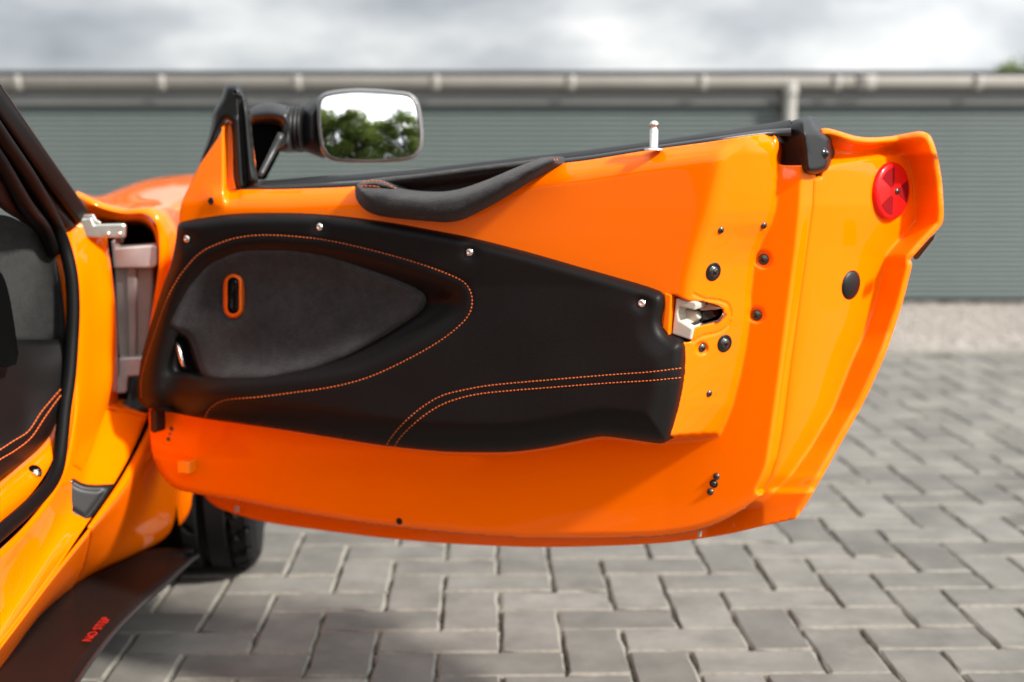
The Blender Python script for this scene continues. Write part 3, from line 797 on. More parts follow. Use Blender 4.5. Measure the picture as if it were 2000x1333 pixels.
# suede pad inside the scoop
FP = Field(DP, (315, 475, 840, 755)); X, Y = FP.X, FP.Y
inP = inside(PAD, X, Y); dP = np.where(inP, dist(PAD, X, Y), 0); t = 1 - np.clip(dP / 15, 0, 1)
FP.w = FT(X, Y) - 0.002; FP.smooth(26)
FP.w = FP.w + 0.010 * np.sqrt(1 - t * t) - 0.002; FP.w = np.where(dP > 5, np.maximum(FP.w, FT(X, Y) + 0.0045 * sstep(4, 14, dP)), FP.w)
r = np.hypot((X - 456) / 0.62, Y - 578); FP.w -= 0.006 * np.exp(-(np.maximum(r - 40, 0) / 9) ** 2)
FP.w += 0.0006 * np.sin(X * .06 + 2 * np.sin(Y * .03)) * np.sin(Y * .05 + X * .011)
FP.smooth(2.0)
relief('suede_pad', PAD, FP, door, M['alcantara'], 4.0, skirt=0.015)

# window switch in its orange surround
def stadium(cx, cy, hw, hh, n=12, tilt=0.0):
    p = []
    for a in np.linspace(math.pi, 2 * math.pi, n): p.append((cx + hw * math.cos(a), cy - (hh - hw) + hw * math.sin(a)))
    for a in np.linspace(0, math.pi, n): p.append((cx + hw * math.cos(a), cy + (hh - hw) + hw * math.sin(a)))
    p = np.array(p); p[:, 0] += (p[:, 1] - cy) * tilt; return p
wsw = float(FP(456., 578.))
o, _ = pillow('switch_surround', stadium(455.5, 577.5, 20, 45, 14), DP, wsw + 0.0005, 0.0095, 7, door, simple('orange_plastic', (0.80, 0.12, 0.002), 0.35), 2.0, skirt=0.006, holes=[stadium(455.5, 577.5, 11.5, 36, 12)])
pillow('window_switch', stadium(455.5, 577.5, 12, 36.5, 12), DP, wsw - 0.001, 0.007, 8, door, M['gloss'], 2.0, skirt=0.004,
       extra=lambda x, y, d: -0.004 * np.exp(-((x - 455) / 6) ** 2 - ((y - 585) / 22) ** 2))
bm = lathe_bm([(0.0032, -0.002), (0.0032, 0.0005), (0.0022, 0.0022), (0, 0.003)], 14)
o = from_bm('switch_marker', bm, None, M['satin']); place(o, Vector(DP.pos(454., 562., wsw + 0.002)), Vector(DN), 0, door)

# pull lever in the lower corner
tube('release_lever', [DP.pos(x, y, w_) for x, y, w_ in ((345., 668., 0.0), (348., 676., 0.006), (352., 692., 0.009), (357., 710., 0.008), (364., 720., 0.0))], [0.0018, 0.0030, 0.0033, 0.0032, 0.002], door, M['chrome'], 12, 0.004)

# stitches: one short thread piece after the other
sv, sf = [], []
def stitches(path, field, pitch=7.2, ln=5.4, rad=0.00075, dw=0.0006):
    L = np.r_[0, np.cumsum(np.linalg.norm(np.diff(path, axis=0), axis=1))]
    t = 3.0
    while t + ln < L[-1]:
        q = [(np.interp(t + a * ln, L, path[:, 0]), np.interp(t + a * ln, L, path[:, 1])) for a in (0, 0.25, 0.75, 1)]
        q = np.array(q); w_ = np.array([-0.0006, dw, dw, -0.0006])
        P = field.pos(q[:, 0], q[:, 1], w_)
        v, f = tube_geo(P, [rad * .6, rad, rad, rad * .6], 5)
        b = len(sv); sv.extend(v); sf.extend(tuple(b + i for i in k) for k in f)
        t += pitch
stitches(SEAM, FT, dw=0.0004); stitches(UPS, FT); stitches(LOS, FT)
o = mesh('stitching', sv, sf, door, M['stitch']); o['kind'] = 'stuff'

# ---- suede door pull
FH = Field(DP, (685, 295, 1105, 445)); X, Y = FH.X, FH.Y
front_px = [(694, 372), (697, 361), (712, 362), (740, 363), (760, 366), (790, 372), (825, 375), (862, 375), (900, 369), (950, 352), (1000, 331), (1032, 318), (1060, 309), (1078, 306), (1089, 308), (1093, 316), (1086, 323), (1075, 329), (1025, 362), (975, 394), (925, 420), (900, 431), (875, 435), (825, 432), (750, 424), (720, 415), (702, 400), (695, 386)]
FRONT = crom(front_px, True, 4)
pillow('door_pull', FRONT, DP, -0.012, 0.052, 24, door, M['pull_suede'], 3.5, skirt=0.02, sm=2.5,
       extra=lambda x, y, d: 0.0006 * np.sin(x * .09 + np.sin(y * .08) * 2) * sstep(0, 12, d))
pillow('pull_recess', BK, DP, -0.026, 0.014, 10, door, M['pull_suede'], 4.0, skirt=0.01, sm=1.5,
       extra=lambda x, y, d: -0.030 * sstep(8, 26, y - np.interp(x, [700, 726, 825, 925, 1025, 1072], [357, 350, 339, 326, 314, 307])) * np.clip((x - 740) / 30, 0, 1))
pillow('pull_end_tab', crom([(695, 376), (697, 362), (706, 356), (728, 350), (746, 352), (765, 360), (780, 371), (765, 374), (740, 372), (715, 372)], True, 4), DP, -0.020, 0.045, 18, door, M['pull_suede'], 3.5, skirt=0.02)
sv, sf = [], []
class Flat:
    def __init__(s, w): s.w = w
    def pos(s, x, y, dw): return DP.pos(np.asarray(x, float), np.asarray(y, float), s.w + np.asarray(dw))
def stitch_on(path, obj_w):
    stitches(crom(path, False, 2), Flat(obj_w), 8.0, 6.2, 0.0007)
stitch_on([(700, 364), (715, 364), (730, 364), (748, 367)], 0.0345)
stitch_on([(704, 357), (722, 354), (740, 354), (755, 359), (768, 366), (780, 371)], 0.0255)
stitch_on([(1078, 309), (1084, 314), (1085, 321)], 0.024); stitch_on([(1084, 308), (1089, 313), (1090, 319)], 0.020)
o = mesh('pull_stitching', sv, sf, door, M['stitch']); o['kind'] = 'stuff'

# ---- fasteners
def screw_mesh(name, kind):
    if kind == 'chrome':
        bm = lathe_bm([(0.0, 0.0008), (0.0013, 0.0008), (0.0013, 0.0026), (0.0030, 0.0023), (0.0046, 0.0012), (0.0050, 0.0), (0.0050, -0.004)], 20); mats = [M['chrome']]
        me = bpy.data.meshes.new(name); bm.to_mesh(me); bm.free(); mm = mats
        for m in mm: me.materials.append(m)
        me.polygons.foreach_set('use_smooth', [True] * len(me.polygons)); return me
    prof = {'small': [(0.0, 0.0022), (0.0018, 0.0021), (0.0034, 0.0012), (0.0040, 0.0), (0.0040, -0.003)],
            'washer': [(0.0, 0.0036), (0.0046, 0.0035), (0.0062, 0.0028), (0.0068, 0.0014), (0.0072, 0.0004), (0.0080, 0.0008), (0.0112, 0.0014), (0.0118, 0.0006), (0.0118, -0.003)],
            'cross': [(0.0, 0.0030), (0.0044, 0.0029), (0.0060, 0.0020), (0.0068, 0.0008), (0.0070, 0.0), (0.0070, -0.004)]}[kind]
    bm = lathe_bm(prof, 24)
    top = prof[0][1]; sc = {'small': 0.55, 'washer': 1.0, 'cross': 1.0}[kind]
    for f in bm.faces: f.material_index = 1 if (kind == 'washer' and f.calc_center_median().to_2d().length > 0.0070) else 0
    for ang in (0.5, 0.5 + math.pi / 2):                     # cross recess
        r_ = bmesh.ops.create_cube(bm, size=1, matrix=Matrix.Translation((0, 0, top - 0.0002)) @ Matrix.Rotation(ang, 4, 'Z') @ Matrix.Diagonal((0.0072 * sc, 0.0021 * sc, 0.0014, 1)))
        for v in r_['verts']:
            for f in v.link_faces: f.material_index = 2
    if kind != 'small':                                      # dab of green thread lock
        r_ = bmesh.ops.create_uvsphere(bm, u_segments=8, v_segments=5, radius=1, matrix=Matrix.Translation((0.0022, 0.0020, top - 0.0006)) @ Matrix.Diagonal((0.0017, 0.0014, 0.0009, 1)))
        for v in r_['verts']:
            for f in v.link_faces: f.material_index = 3
    me = bpy.data.meshes.new(name); bm.to_mesh(me); bm.free()
    for m in (M['screw'], M['screw_dk'], M['screw_dk'], M['green']): me.materials.append(m)
    me.polygons.foreach_set('use_smooth', [True] * len(me.polygons)); return me
SM = {k: screw_mesh('screw', k) for k in ('chrome', 'small', 'washer', 'cross')}
def screw(kind, px, py, field, scale=1.0, roll=0.0, dw=0.0, name='screw'):
    o = bpy.data.objects.new(name, SM[kind]); scene.collection.objects.link(o)
    p, n = field.frame(px, py, 7)
    place(o, p + n * dw, n, roll)
    o.matrix_world = o.matrix_world @ Matrix.Scale(scale, 4)
    o.parent = door; o.matrix_parent_inverse = door.matrix_world.inverted()
    return o
for p in ((366, 467), (625, 444), (918, 493), (1254, 593)): screw('chrome', *p, FT, 1.12, 0.3, 0.001)
for p, r_ in (((1408, 450), .2), ((1492, 441), .9), ((1385, 769), .5)): screw('small', *p, FI, 1.15, r_)
screw('washer', 1393, 531, FI, 0.98, 0.3); screw('washer', 1415, 671, FI, 0.95, 0.9)
screw('cross', 1491, 507, FI, 1.0, 0.1); screw('cross', 1478, 616, FI, 1.0, 0.2); screw('cross', 1371, 680, FI, 0.82, 0.7)
screw('small', 1399, 931, FI, 1.15, 0.2); screw('small', 1387, 961, FI, 1.15, 0.6); screw('washer', 1394, 945, FI, 0.48, 0.2)
screw('small', 335, 838, FI, 0.85, 0); screw('small', 329, 858, FI, 0.85, 0); screw('small', 332, 848, FI, 0.5, 0)
bm = lathe_bm([(0.0, 0.001), (0.003, 0.0012), (0.0048, 0.001), (0.0054, -0.001), (0.0054, -0.004)], 20)
hm = bpy.data.meshes.new('grommet'); bm.to_mesh(hm); bm.free(); hm.materials.append(M['rubber'])
for px, py, s in ((412, 393, 1.0), (780, 1019, 0.98)):
    o = bpy.data.objects.new('grommet', hm); scene.collection.objects.link(o); p, n = FI.frame(px, py, 7); place(o, p, n); o.matrix_world = o.matrix_world @ Matrix.Scale(s, 4)
    o.parent = door
# bump stop with sunlight put into its lighter orange; black rubber strip under the trim's front corner
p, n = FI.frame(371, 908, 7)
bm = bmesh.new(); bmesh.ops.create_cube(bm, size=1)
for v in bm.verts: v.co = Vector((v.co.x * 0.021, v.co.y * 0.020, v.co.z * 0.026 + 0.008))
o = from_bm('bump_stop', bm, None, simple('sunlit_orange_plastic', (0.95, 0.27, 0.004), 0.25, coat=0.5), False); bevel(o, 0.003, 3); place(o, p, n, 0, door)
extrude_px('rubber_buffer', [(292, 800), (306, 802), (307, 843), (300, 847), (293, 842)], DP, -0.012, 0.02, door, M['rubber'])

# lock pin
p = DP.pos(1277., 292., -0.006)
bm = lathe_bm([(0.0115, -0.001), (0.0112, 0.001), (0.0052, 0.0015), (0.0052, 0.0225), (0.0046, 0.0235), (0.0034, 0.0255), (0.0034, 0.0268), (0.0055, 0.0278), (0.0056, 0.0300), (0.0045, 0.0325), (0.0022, 0.0340), (0, 0.0343)], 24)
for v in bm.verts: v.co.x *= 1.0
o = from_bm('lock_pin', bm, None, M['chrome']); place(o, Vector(p), Vector((0, 0, 1)), 0, door)

# rubber cap at the latch end of the seal
capr_px = [(1512, 262), (1524, 250), (1548, 236), (1570, 230), (1580, 227), (1588, 233), (1594, 246), (1606, 256), (1622, 266), (1626, 272), (1623, 322), (1616, 335), (1598, 342), (1580, 343), (1560, 339), (1521, 336), (1522, 285)]
CAPR = crom(capr_px, True, 4)
def capx(x, y, d):
    ridge = np.interp(y, [230, 340], [1568, 1580])
    return -0.0010 * np.abs(x - ridge) * 0.9 + 0.012 * np.exp(-((x - ridge + 4) / 9) ** 2) * np.clip((300 - y) / 60, 0, 1) - 0.02 * np.clip((262 - y) / 30, 0, 1) - 0.012 * np.exp(-((x - 1530) / 10) ** 2 - ((y - 262) / 12) ** 2)
capo, FCAP = pillow('seal_end_cap', CAPR, DP, -0.128, 0.050, 12, door, M['rubber'], 3.0, skirt=0.03, sm=2.0, extra=capx)
screw_o = from_bm('cap_stud', lathe_bm([(0, 0.0035), (0.003, 0.003), (0.0052, 0.001), (0.006, -0.001), (0.0075, -0.0012), (0.0078, -0.003)], 20), None, M['gloss'])
p, n = FCAP.frame(1613, 300, 4); place(screw_o, p + n * 0.001, n, 0, door)

# reflector
p, n = FO.frame(1738, 374, 12)
bm = bmesh.new()
RR = 0.0375
prof = [(0.0, 0.0065), (0.030, 0.0065), (0.0345, 0.0060), (0.0368, 0.0042), (RR, 0.001), (RR, -0.008)]
bm = lathe_bm(prof, 48)
o = from_bm('reflector', bm, None, M['redr']); n = Vector(n)
view = (Vector((0, 0, CAM_H)) - p).normalized()
place(o, p, n, 0, door)
o['label'] = 'round red safety reflector'
refl = o
up = Vector((0, 0, 1)); ey = (up - n * up.dot(n)).normalized(); ex = ey.cross(n)
wv, wf_ = [], []
for a0 in (92, -28 - 2, 212):                                  # three prismatic sectors
    for k in range(8):
        a = R(a0 + 56 * k / 8 - 0); b = R(a0 + 56 * (k + 1) / 8)
        q = len(wv)
        for rad, an in ((0.007, a), (0.031, a), (0.031, b), (0.007, b)): wv.append(p + n * 0.0067 + (ex * math.cos(an) + ey * math.sin(an)) * rad)
        wf_.append((q, q + 1, q + 2, q + 3))
mesh('prism_sector', wv, wf_, door, M['redd'], False)
screw('small', 1743, 374, FO, 1.1, 0.4, 0.007)
# oval plug
p, n = FO.frame(1662, 557, 12)
o = from_bm('blanking_plug', lathe_bm([(0, 0.0045), (0.008, 0.0040), (0.0155, 0.0026), (0.019, 0.0006), (0.0195, -0.002)], 32), None, M['rubber']); place(o, p, n, 0, door)
# outer rear trim strip just showing past the edge
extrude_px('edge_trim', [(1827, 457), (1823, 468), (1793, 506), (1786, 508), (1782, 502), (1815, 466)], DP, -0.215, 0.02, door, M['gloss'])

# latch mechanism
lp, ln_ = FI.frame(1380, 612, 10)
extrude_px('latch_backplate', [(1300, 572), (1416, 590), (1420, 625), (1352, 672), (1298, 660)], DP, -0.085, 0.003, door, M['dark'], 0)
extrude_px('latch_side_wall', [(1297, 572), (1311, 577), (1306, 656), (1293, 640), (1298, 600)], DP, 0.002, 0.05, door, M['paint'])
cream = [(1320, 583), (1358, 590), (1361, 596), (1357, 607), (1327, 599), (1324, 612), (1326, 626), (1338, 633), (1353, 643), (1349, 665), (1312, 653)]
extrude_px('latch_body', cream, DP, -0.006, 0.05, door, M['cream'], 0.002)
extrude_px('latch_funnel', [(1326, 600), (1358, 610), (1366, 622), (1350, 634), (1330, 630)], DP, -0.034, 0.02, door, M['cream'], 0.002)
extrude_px('latch_guide', [(1358, 592), (1385, 594), (1410, 603), (1398, 606), (1368, 607), (1360, 601)], DP, -0.042, 0.03, door, M['steel'], 0.001)
extrude_px('latch_claw', [(1368, 611), (1376, 607), (1392, 607), (1396, 620), (1382, 626), (1369, 628)], DP, -0.046, 0.02, door, M['gloss'], 0.001)
extrude_px('latch_lip', [(1350, 640), (1380, 631), (1402, 625), (1411, 612), (1413, 618), (1405, 629), (1382, 636), (1354, 645)], DP, -0.038, 0.03, door, M['steel'], 0.001)
extrude_px('latch_pawl', [(1340, 634), (1350, 631), (1357, 634), (1353, 641), (1342, 640)], DP, -0.022, 0.02, door, M['screw'], 0.001)

# ---- mirror, folded flat
MY = 2.06
MPc = at(720, 247, MY)
d_in = MPc - CAM; d_in /= np.linalg.norm(d_in)
r_out = np.array([math.sin(R(8)) * math.cos(R(9)), -math.cos(R(8)) * math.cos(R(9)), math.sin(R(9))])
MN = r_out - d_in; MN /= np.linalg.norm(MN)
MP = Plane(MPc, MN)
head_px = [(623, 189), (639, 179), (691, 173), (735, 174), (770, 177), (802, 182), (817, 197), (825, 235), (827, 277), (820, 299), (802, 312), (744, 318), (691, 318), (652, 314), (634, 303), (626, 288), (620, 248), (619, 209)]
HEAD = crom(head_px, True, 3)
def inset(poly, d):
    c = poly.mean(0); T = np.roll(poly, -1, 0) - np.roll(poly, 1, 0); T /= np.linalg.norm(T, axis=1)[:, None]
    N = np.stack([-T[:, 1], T[:, 0]], -1); sgn = np.sign(np.sum((c - poly) * N, 1).mean()); return poly + N * d * sgn
GL = inset(HEAD, 6.5)
hd, FHD = pillow('mirror_housing', HEAD, MP, -0.006, 0.0085, 5, door, M['bezel'], 3.0, skirt=0.02, sm=0.8, holes=[GL])
Hs = resample(np.r_[HEAD, HEAD[:1]], 61)[:-1]; c2 = Hs.mean(0)
rings = []
for k, (sc, ww) in enumerate(((1.0, -0.006), (1.0, -0.022), (0.97, -0.042), (0.86, -0.062), (0.62, -0.074), (0.3, -0.078), (0.02, -0.079))):
    q = c2 + (Hs - c2) * sc; rings.append(MP.pos(q[:, 0], q[:, 1], np.full(len(q), ww)))
Rg = np.array(rings); n_ = 60; f = []
for i in range(6):
    for k in range(n_): f.append((i * n_ + k, i * n_ + (k + 1) % n_, (i + 1) * n_ + (k + 1) % n_, (i + 1) * n_ + k))
mesh('mirror_back', Rg.reshape(-1, 3), f, door, M['satin'])
FG = Field(MP, (610, 165, 835, 325))
cg = MP.pos(722., 247., 0.0)
PP = MP.pos(FG.X, FG.Y, np.zeros(FG.X.shape)); FG.w = -0.001 - np.sum((PP - cg) ** 2, -1) / (2 * 0.85)
gl = relief('mirror_glass', inset(HEAD, 6.0), FG, door, M['mirror'], 5.0); gl['label'] = 'mirror glass reflecting trees and bright sky'
# arm with ribbed neck
def mt(x, y, Yd): return at(float(x), float(y), Yd)
AP = Plane(mt(530, 250, 2.06), DN + np.array([0.0, 0.0, 0.1]))
pillow('mirror_arm', crom([(478, 226), (487, 213), (508, 205), (534, 202), (556, 208), (570, 214), (570, 292), (556, 294), (539, 294), (548, 272), (551, 257), (546, 246), (520, 243), (492, 243), (480, 246)], True, 4), AP, -0.03, 0.042, 42, door, M['satin'], 3.5, skirt=0.03, sm=3)
rb, pr_ = [], []
for k, x in enumerate(np.linspace(560, 592, 9)):
    rb.append(mt(x, 251 + (x - 560) * .02, 2.085)); pr_.append(0.0325 + (0.0015 if k % 2 else -0.0015))
tube('mirror_gaiter', rb, pr_, door, M['rubber'], 24, 0.002)
pillow('mirror_neck', crom([(584, 210), (600, 200), (622, 190), (634, 196), (636, 300), (634, 308), (613, 301), (596, 295), (586, 294)], True, 4), Plane(mt(610, 250, 2.09), MN), -0.04, 0.042, 44, door, M['satin'], 3.5, skirt=0.03, sm=3)
pillow('arm_bracket', crom([(492, 245), (545, 243), (549, 258), (530, 300), (507, 345), (503, 352), (500, 340)], True, 4), Plane(mt(520, 290, 2.08), DN), -0.03, 0.02, 6, door, M['dark'], 4.0, skirt=0.02)
tube('arm_strut', [mt(550, 262, 2.03), mt(532, 298, 2.02), mt(507, 346, 1.99)], [0.006, 0.005, 0.004], door, M['satin'], 10)

# ================================================================== body of the car (left)
# A-post face behind the open door
loft('door_pillar', [pc([(110, 425, 1.99), (120, 492, 1.97), (132, 540, 1.96), (137, 600, 1.95), (137, 680, 1.93), (130, 751, 1.91), (122, 830, 1.88), (112, 905, 1.84)]),
                     pc([(127, 432, 1.99), (136, 492, 1.975), (147, 540, 1.965), (151, 600, 1.955), (150, 680, 1.935), (144, 751, 1.915), (137, 830, 1.885), (126, 905, 1.845)]),
                     pc([(170, 440, 2.04), (178, 492, 2.03), (184, 540, 2.02), (187, 600, 2.01), (188, 680, 2.0), (186, 751, 1.985), (172, 840, 1.96), (150, 915, 1.90)]),
                     pc([(200, 445, 2.07), (207, 492, 2.06), (215, 540, 2.06), (221, 600, 2.05), (222, 680, 2.05), (216, 751, 2.03), (196, 830, 2.01), (165, 925, 1.94)]),
                     pc([(205, 445, 2.11), (210, 492, 2.11), (217, 540, 2.11), (224, 600, 2.11), (228, 680, 2.11), (229, 751, 2.11), (229, 800, 2.12), (229, 830, 2.14)])],
     car, M['paint'], 50, 3, thick=0.003)
# ledge and side of the sill behind the door
loft('sill', [pc([(150, 700, 1.94), (146, 800, 1.90), (128, 905, 1.84), (100, 962, 1.77), (56, 1020, 1.68), (0, 1075, 1.58), (-80, 1150, 1.46)]),
              pc([(186, 760, 2.0), (172, 850, 1.97), (150, 925, 1.90), (116, 1000, 1.80), (66, 1075, 1.70), (0, 1155, 1.58), (-80, 1240, 1.46)]),
              pc([(200, 797, 2.02), (188, 860, 1.99), (166, 940, 1.92), (130, 1020, 1.81), (78, 1110, 1.70), (0, 1215, 1.56), (-80, 1310, 1.44)]),
              pc([(240, 806, 2.06), (222, 872, 2.01), (196, 942, 1.94), (150, 1024, 1.82), (92, 1120, 1.69), (0, 1245, 1.535), (-80, 1340, 1.42)]),
              pc([(286, 816, 2.10), (258, 880, 2.04), (224, 942, 1.96), (168, 1026, 1.83), (101, 1122, 1.68), (0, 1258, 1.52), (-80, 1360, 1.41)])],
     car, M['paint'], 60, 4, thick=0.003)
loft('sill_end_face', [pc([(199, 795, 2.02), (240, 804, 2.06), (286, 814, 2.10)]), pc([(215, 790, 2.09), (250, 796, 2.12), (292, 806, 2.15)]), pc([(225, 780, 2.2), (260, 785, 2.2), (300, 790, 2.2)])], car, M['paint'], 16, 2, thick=0.003)
# outer side below the crease, tucking under
loft('sill_side', [pc([(176, 1032, 1.832), (101, 1127, 1.68), (0, 1262, 1.52), (-80, 1365, 1.41)]),
                   pc([(170, 1065, 1.88), (94, 1155, 1.72), (0, 1275, 1.57), (-80, 1375, 1.45)]),
                   pc([(158, 1110, 1.96), (84, 1185, 1.79), (0, 1291, 1.66), (-80, 1390, 1.53)]),
                   pc([(132, 1158, 2.08), (72, 1208, 1.93), (0, 1305, 1.74), (-80, 1400, 1.6)])], car, M['paint'], 40, 3, thick=0.003)
loft('wing_lower', [pc([(296, 818, 2.135), (289, 836, 2.115), (262, 890, 2.045), (230, 946, 1.968), (171, 1030, 1.834)]),
                    pc([(301, 822, 2.13), (296, 845, 2.112), (268, 902, 2.04), (239, 953, 1.966), (176, 1034, 1.836)]),
                    pc([(335, 830, 2.2), (310, 876, 2.175), (280, 930, 2.105), (248, 980, 2.025), (173, 1056, 1.88)]),
                    pc([(385, 840, 2.3), (345, 905, 2.27), (310, 968, 2.215), (260, 1030, 2.13), (165, 1088, 1.945)]),
                    pc([(420, 860, 2.38), (384, 955, 2.36), (352, 1018, 2.33), (285, 1068, 2.255), (152, 1124, 2.03)]),
                    pc([(430, 870, 2.42), (386, 966, 2.40), (362, 1013, 2.40), (315, 1056, 2.36), (254, 1083, 2.30), (181, 1119, 2.18), (128, 1158, 2.08)])],
     car, M['paint'], 44, 4, thick=0.003)
# black kick plate on the sill
kp = crom([(137, 931), (145, 935), (162, 944), (185, 947), (225, 945), (225, 945), (198, 985), (172, 1018), (164, 1022), (164, 1022), (140, 1006), (107, 988), (107, 988), (116, 968), (126, 948)], True, 4)
KN = np.array([0.55, -0.55, 0.62]); KP = Plane(at(165, 975, 1.865), KN)
pillow('kick_plate', kp, KP, -0.001, 0.006, 6, car, M['rubber'], 4.0, skirt=0.012, extra=lambda x, y, d: -0.003 * sstep(8, 14, d))
for px, py in ((139, 940), (114, 984)):
    o = bpy.data.objects.new('screw', SM['small']); scene.collection.objects.link(o); place(o, Vector(KP.pos(float(px), float(py), 0.006)), Vector(KN)); o.parent = car; o.matrix_parent_inverse = car.matrix_world.inverted()

# weatherstrip round the opening
wp = pc([(-60, 175, 1.45), (0, 265, 1.58), (60, 352, 1.75), (108, 436, 1.93), (126, 481, 1.95), (139, 537, 1.945), (143, 600, 1.935), (140, 672, 1.92), (135, 737, 1.90), (126, 800, 1.875), (120, 860, 1.85), (112, 915, 1.82), (95, 950, 1.78), (57, 990, 1.70), (12, 1030, 1.60), (-60, 1090, 1.46)])
tube('weatherstrip', wp, 0.0095, car, M['pillar'], 14, 0.01)
tube('inner_weatherstrip', pc([(-60, 225, 1.5), (0, 320, 1.62), (50, 402, 1.78), (84, 446, 1.9), (104, 492, 1.95)]), 0.010, car, M['pillar'], 12, 0.01)
# windscreen pillar
loft('windscreen_pillar', [pc([(-80, 55, 1.40), (0, 171, 1.58), (100, 316, 1.83), (170, 414, 2.03)]),
                           pc([(-80, 75, 1.385), (0, 190, 1.565), (96, 322, 1.815), (164, 416, 2.015)]),
                           pc([(-80, 130, 1.40), (0, 226, 1.57), (86, 345, 1.81), (156, 434, 2.0)]),
                           pc([(-80, 150, 1.44), (0, 238, 1.61), (80, 352, 1.84), (150, 440, 2.02)]),
                           pc([(-80, 165, 1.42), (0, 250, 1.585), (72, 356, 1.81), (140, 448, 1.99)]),
                           pc([(-80, 240, 1.45), (0, 330, 1.63), (50, 395, 1.80), (112, 462, 1.98)]),
                           pc([(-80, 330, 1.5), (0, 405, 1.68), (40, 432, 1.82), (90, 466, 1.98)])], car, M['pillar'], 30, 3, thick=0.003)
tube('pillar_edge', pc([(-80, 53, 1.40), (0, 169, 1.578), (100, 314, 1.828), (169, 411, 2.025)]), 0.0022, car, M['satin'], 8, 0.03)
# cabin side: suede panel, dark footwell, leather sill cover
loft('cabin_side_panel', [pc([(-60, 418, 1.72), (0, 420, 1.80), (18, 423, 1.83), (45, 434, 1.87), (70, 436, 1.91), (84, 446, 1.93), (96, 466, 1.95)]),
                          pc([(-60, 520, 1.76), (0, 520, 1.84), (30, 520, 1.88), (60, 520, 1.92), (80, 520, 1.945), (100, 520, 1.955), (112, 520, 1.95)]),
                          pc([(-60, 600, 1.78), (0, 600, 1.85), (34, 600, 1.89), (70, 600, 1.93), (92, 600, 1.945), (112, 600, 1.955), (123, 600, 1.945)]),
                          pc([(-60, 664, 1.78), (0, 664, 1.85), (34, 664, 1.89), (70, 664, 1.92), (95, 664, 1.94), (115, 664, 1.945), (126, 662, 1.935)])], car, M['cabin_suede'], 30, 4, thick=0.003)
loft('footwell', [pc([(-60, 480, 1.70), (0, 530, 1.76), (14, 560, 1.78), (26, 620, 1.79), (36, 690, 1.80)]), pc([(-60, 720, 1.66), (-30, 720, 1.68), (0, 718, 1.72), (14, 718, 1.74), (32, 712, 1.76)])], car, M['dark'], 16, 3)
loft('leather_sill_cover', [pc([(-60, 662, 1.76), (0, 664, 1.84), (60, 666, 1.91), (126, 664, 1.935)]),
                            pc([(-60, 710, 1.70), (0, 712, 1.79), (60, 710, 1.865), (128, 700, 1.918)]),
                            pc([(-60, 770, 1.65), (0, 770, 1.74), (60, 760, 1.83), (126, 742, 1.905)]),
                            pc([(-60, 910, 1.60), (0, 870, 1.67), (50, 838, 1.76), (80, 800, 1.81), (123, 752, 1.90)]),
                            pc([(-60, 930, 1.585), (0, 887, 1.655), (55, 850, 1.75), (86, 808, 1.81), (122, 764, 1.895)]),
                            pc([(-60, 950, 1.59), (0, 908, 1.66), (50, 874, 1.75), (92, 826, 1.82), (119, 780, 1.89)]),
                            pc([(-60, 980, 1.60), (0, 936, 1.68), (43, 903, 1.76), (84, 866, 1.83), (104, 834, 1.875), (115, 794, 1.895)])], car, M['leather'], 30, 3, thick=0.003)
sv, sf = [], []
class At:
    def __init__(s, pts): s.p = np.array(pts, float)
    def pos(s, x, y, dw):
        Yd = np.interp(x, s.p[:, 0], s.p[:, 2]); return at(x, y, Yd - 0.010)
for c in ([(-60, 918, 1.59), (0, 879, 1.66), (26, 862, 1.71), (55, 843, 1.755), (80, 806, 1.81), (100, 782, 1.85), (122, 757, 1.90)], [(-60, 940, 1.585), (0, 898, 1.655), (30, 880, 1.705), (60, 856, 1.755), (88, 815, 1.81), (104, 792, 1.85), (120, 771, 1.89)]):
    stitches(crom([p[:2] for p in c], False, 2), At(c), 7.5, 6.0, 0.0011)
o = mesh('sill_stitching', sv, sf, car, M['stitch']); o['kind'] = 'stuff'
# orange inner sill with a bolt
loft('inner_sill', [pc([(98, 470, 1.965), (112, 530, 1.96), (124, 600, 1.95), (128, 664, 1.94), (126, 740, 1.92), (119, 794, 1.905), (108, 834, 1.885), (84, 868, 1.84), (40, 906, 1.77), (0, 940, 1.70), (-60, 985, 1.61)]),
                    pc([(112, 470, 1.97), (130, 530, 1.96), (140, 600, 1.95), (140, 664, 1.935), (134, 740, 1.915), (126, 800, 1.89), (118, 850, 1.865), (96, 912, 1.81), (56, 970, 1.73), (0, 1020, 1.63), (-60, 1070, 1.53)])], car, M['paint'], 50, 2, thick=0.002)
bn = Vector((0.72, -0.55, 0.42)).normalized()
o = from_bm('bolt_recess', lathe_bm([(0.0, 0.0005), (0.0095, 0.0005), (0.0105, -0.002)], 18), None, M['dark']); place(o, V(69, 922, 1.778), bn, 0, car)
o = from_bm('sill_bolt', lathe_bm([(0, 0.006), (0.0045, 0.0055), (0.006, 0.003), (0.006, -0.003)], 6), None, M['chrome'], False); place(o, V(70, 925, 1.776), bn, 0, car)

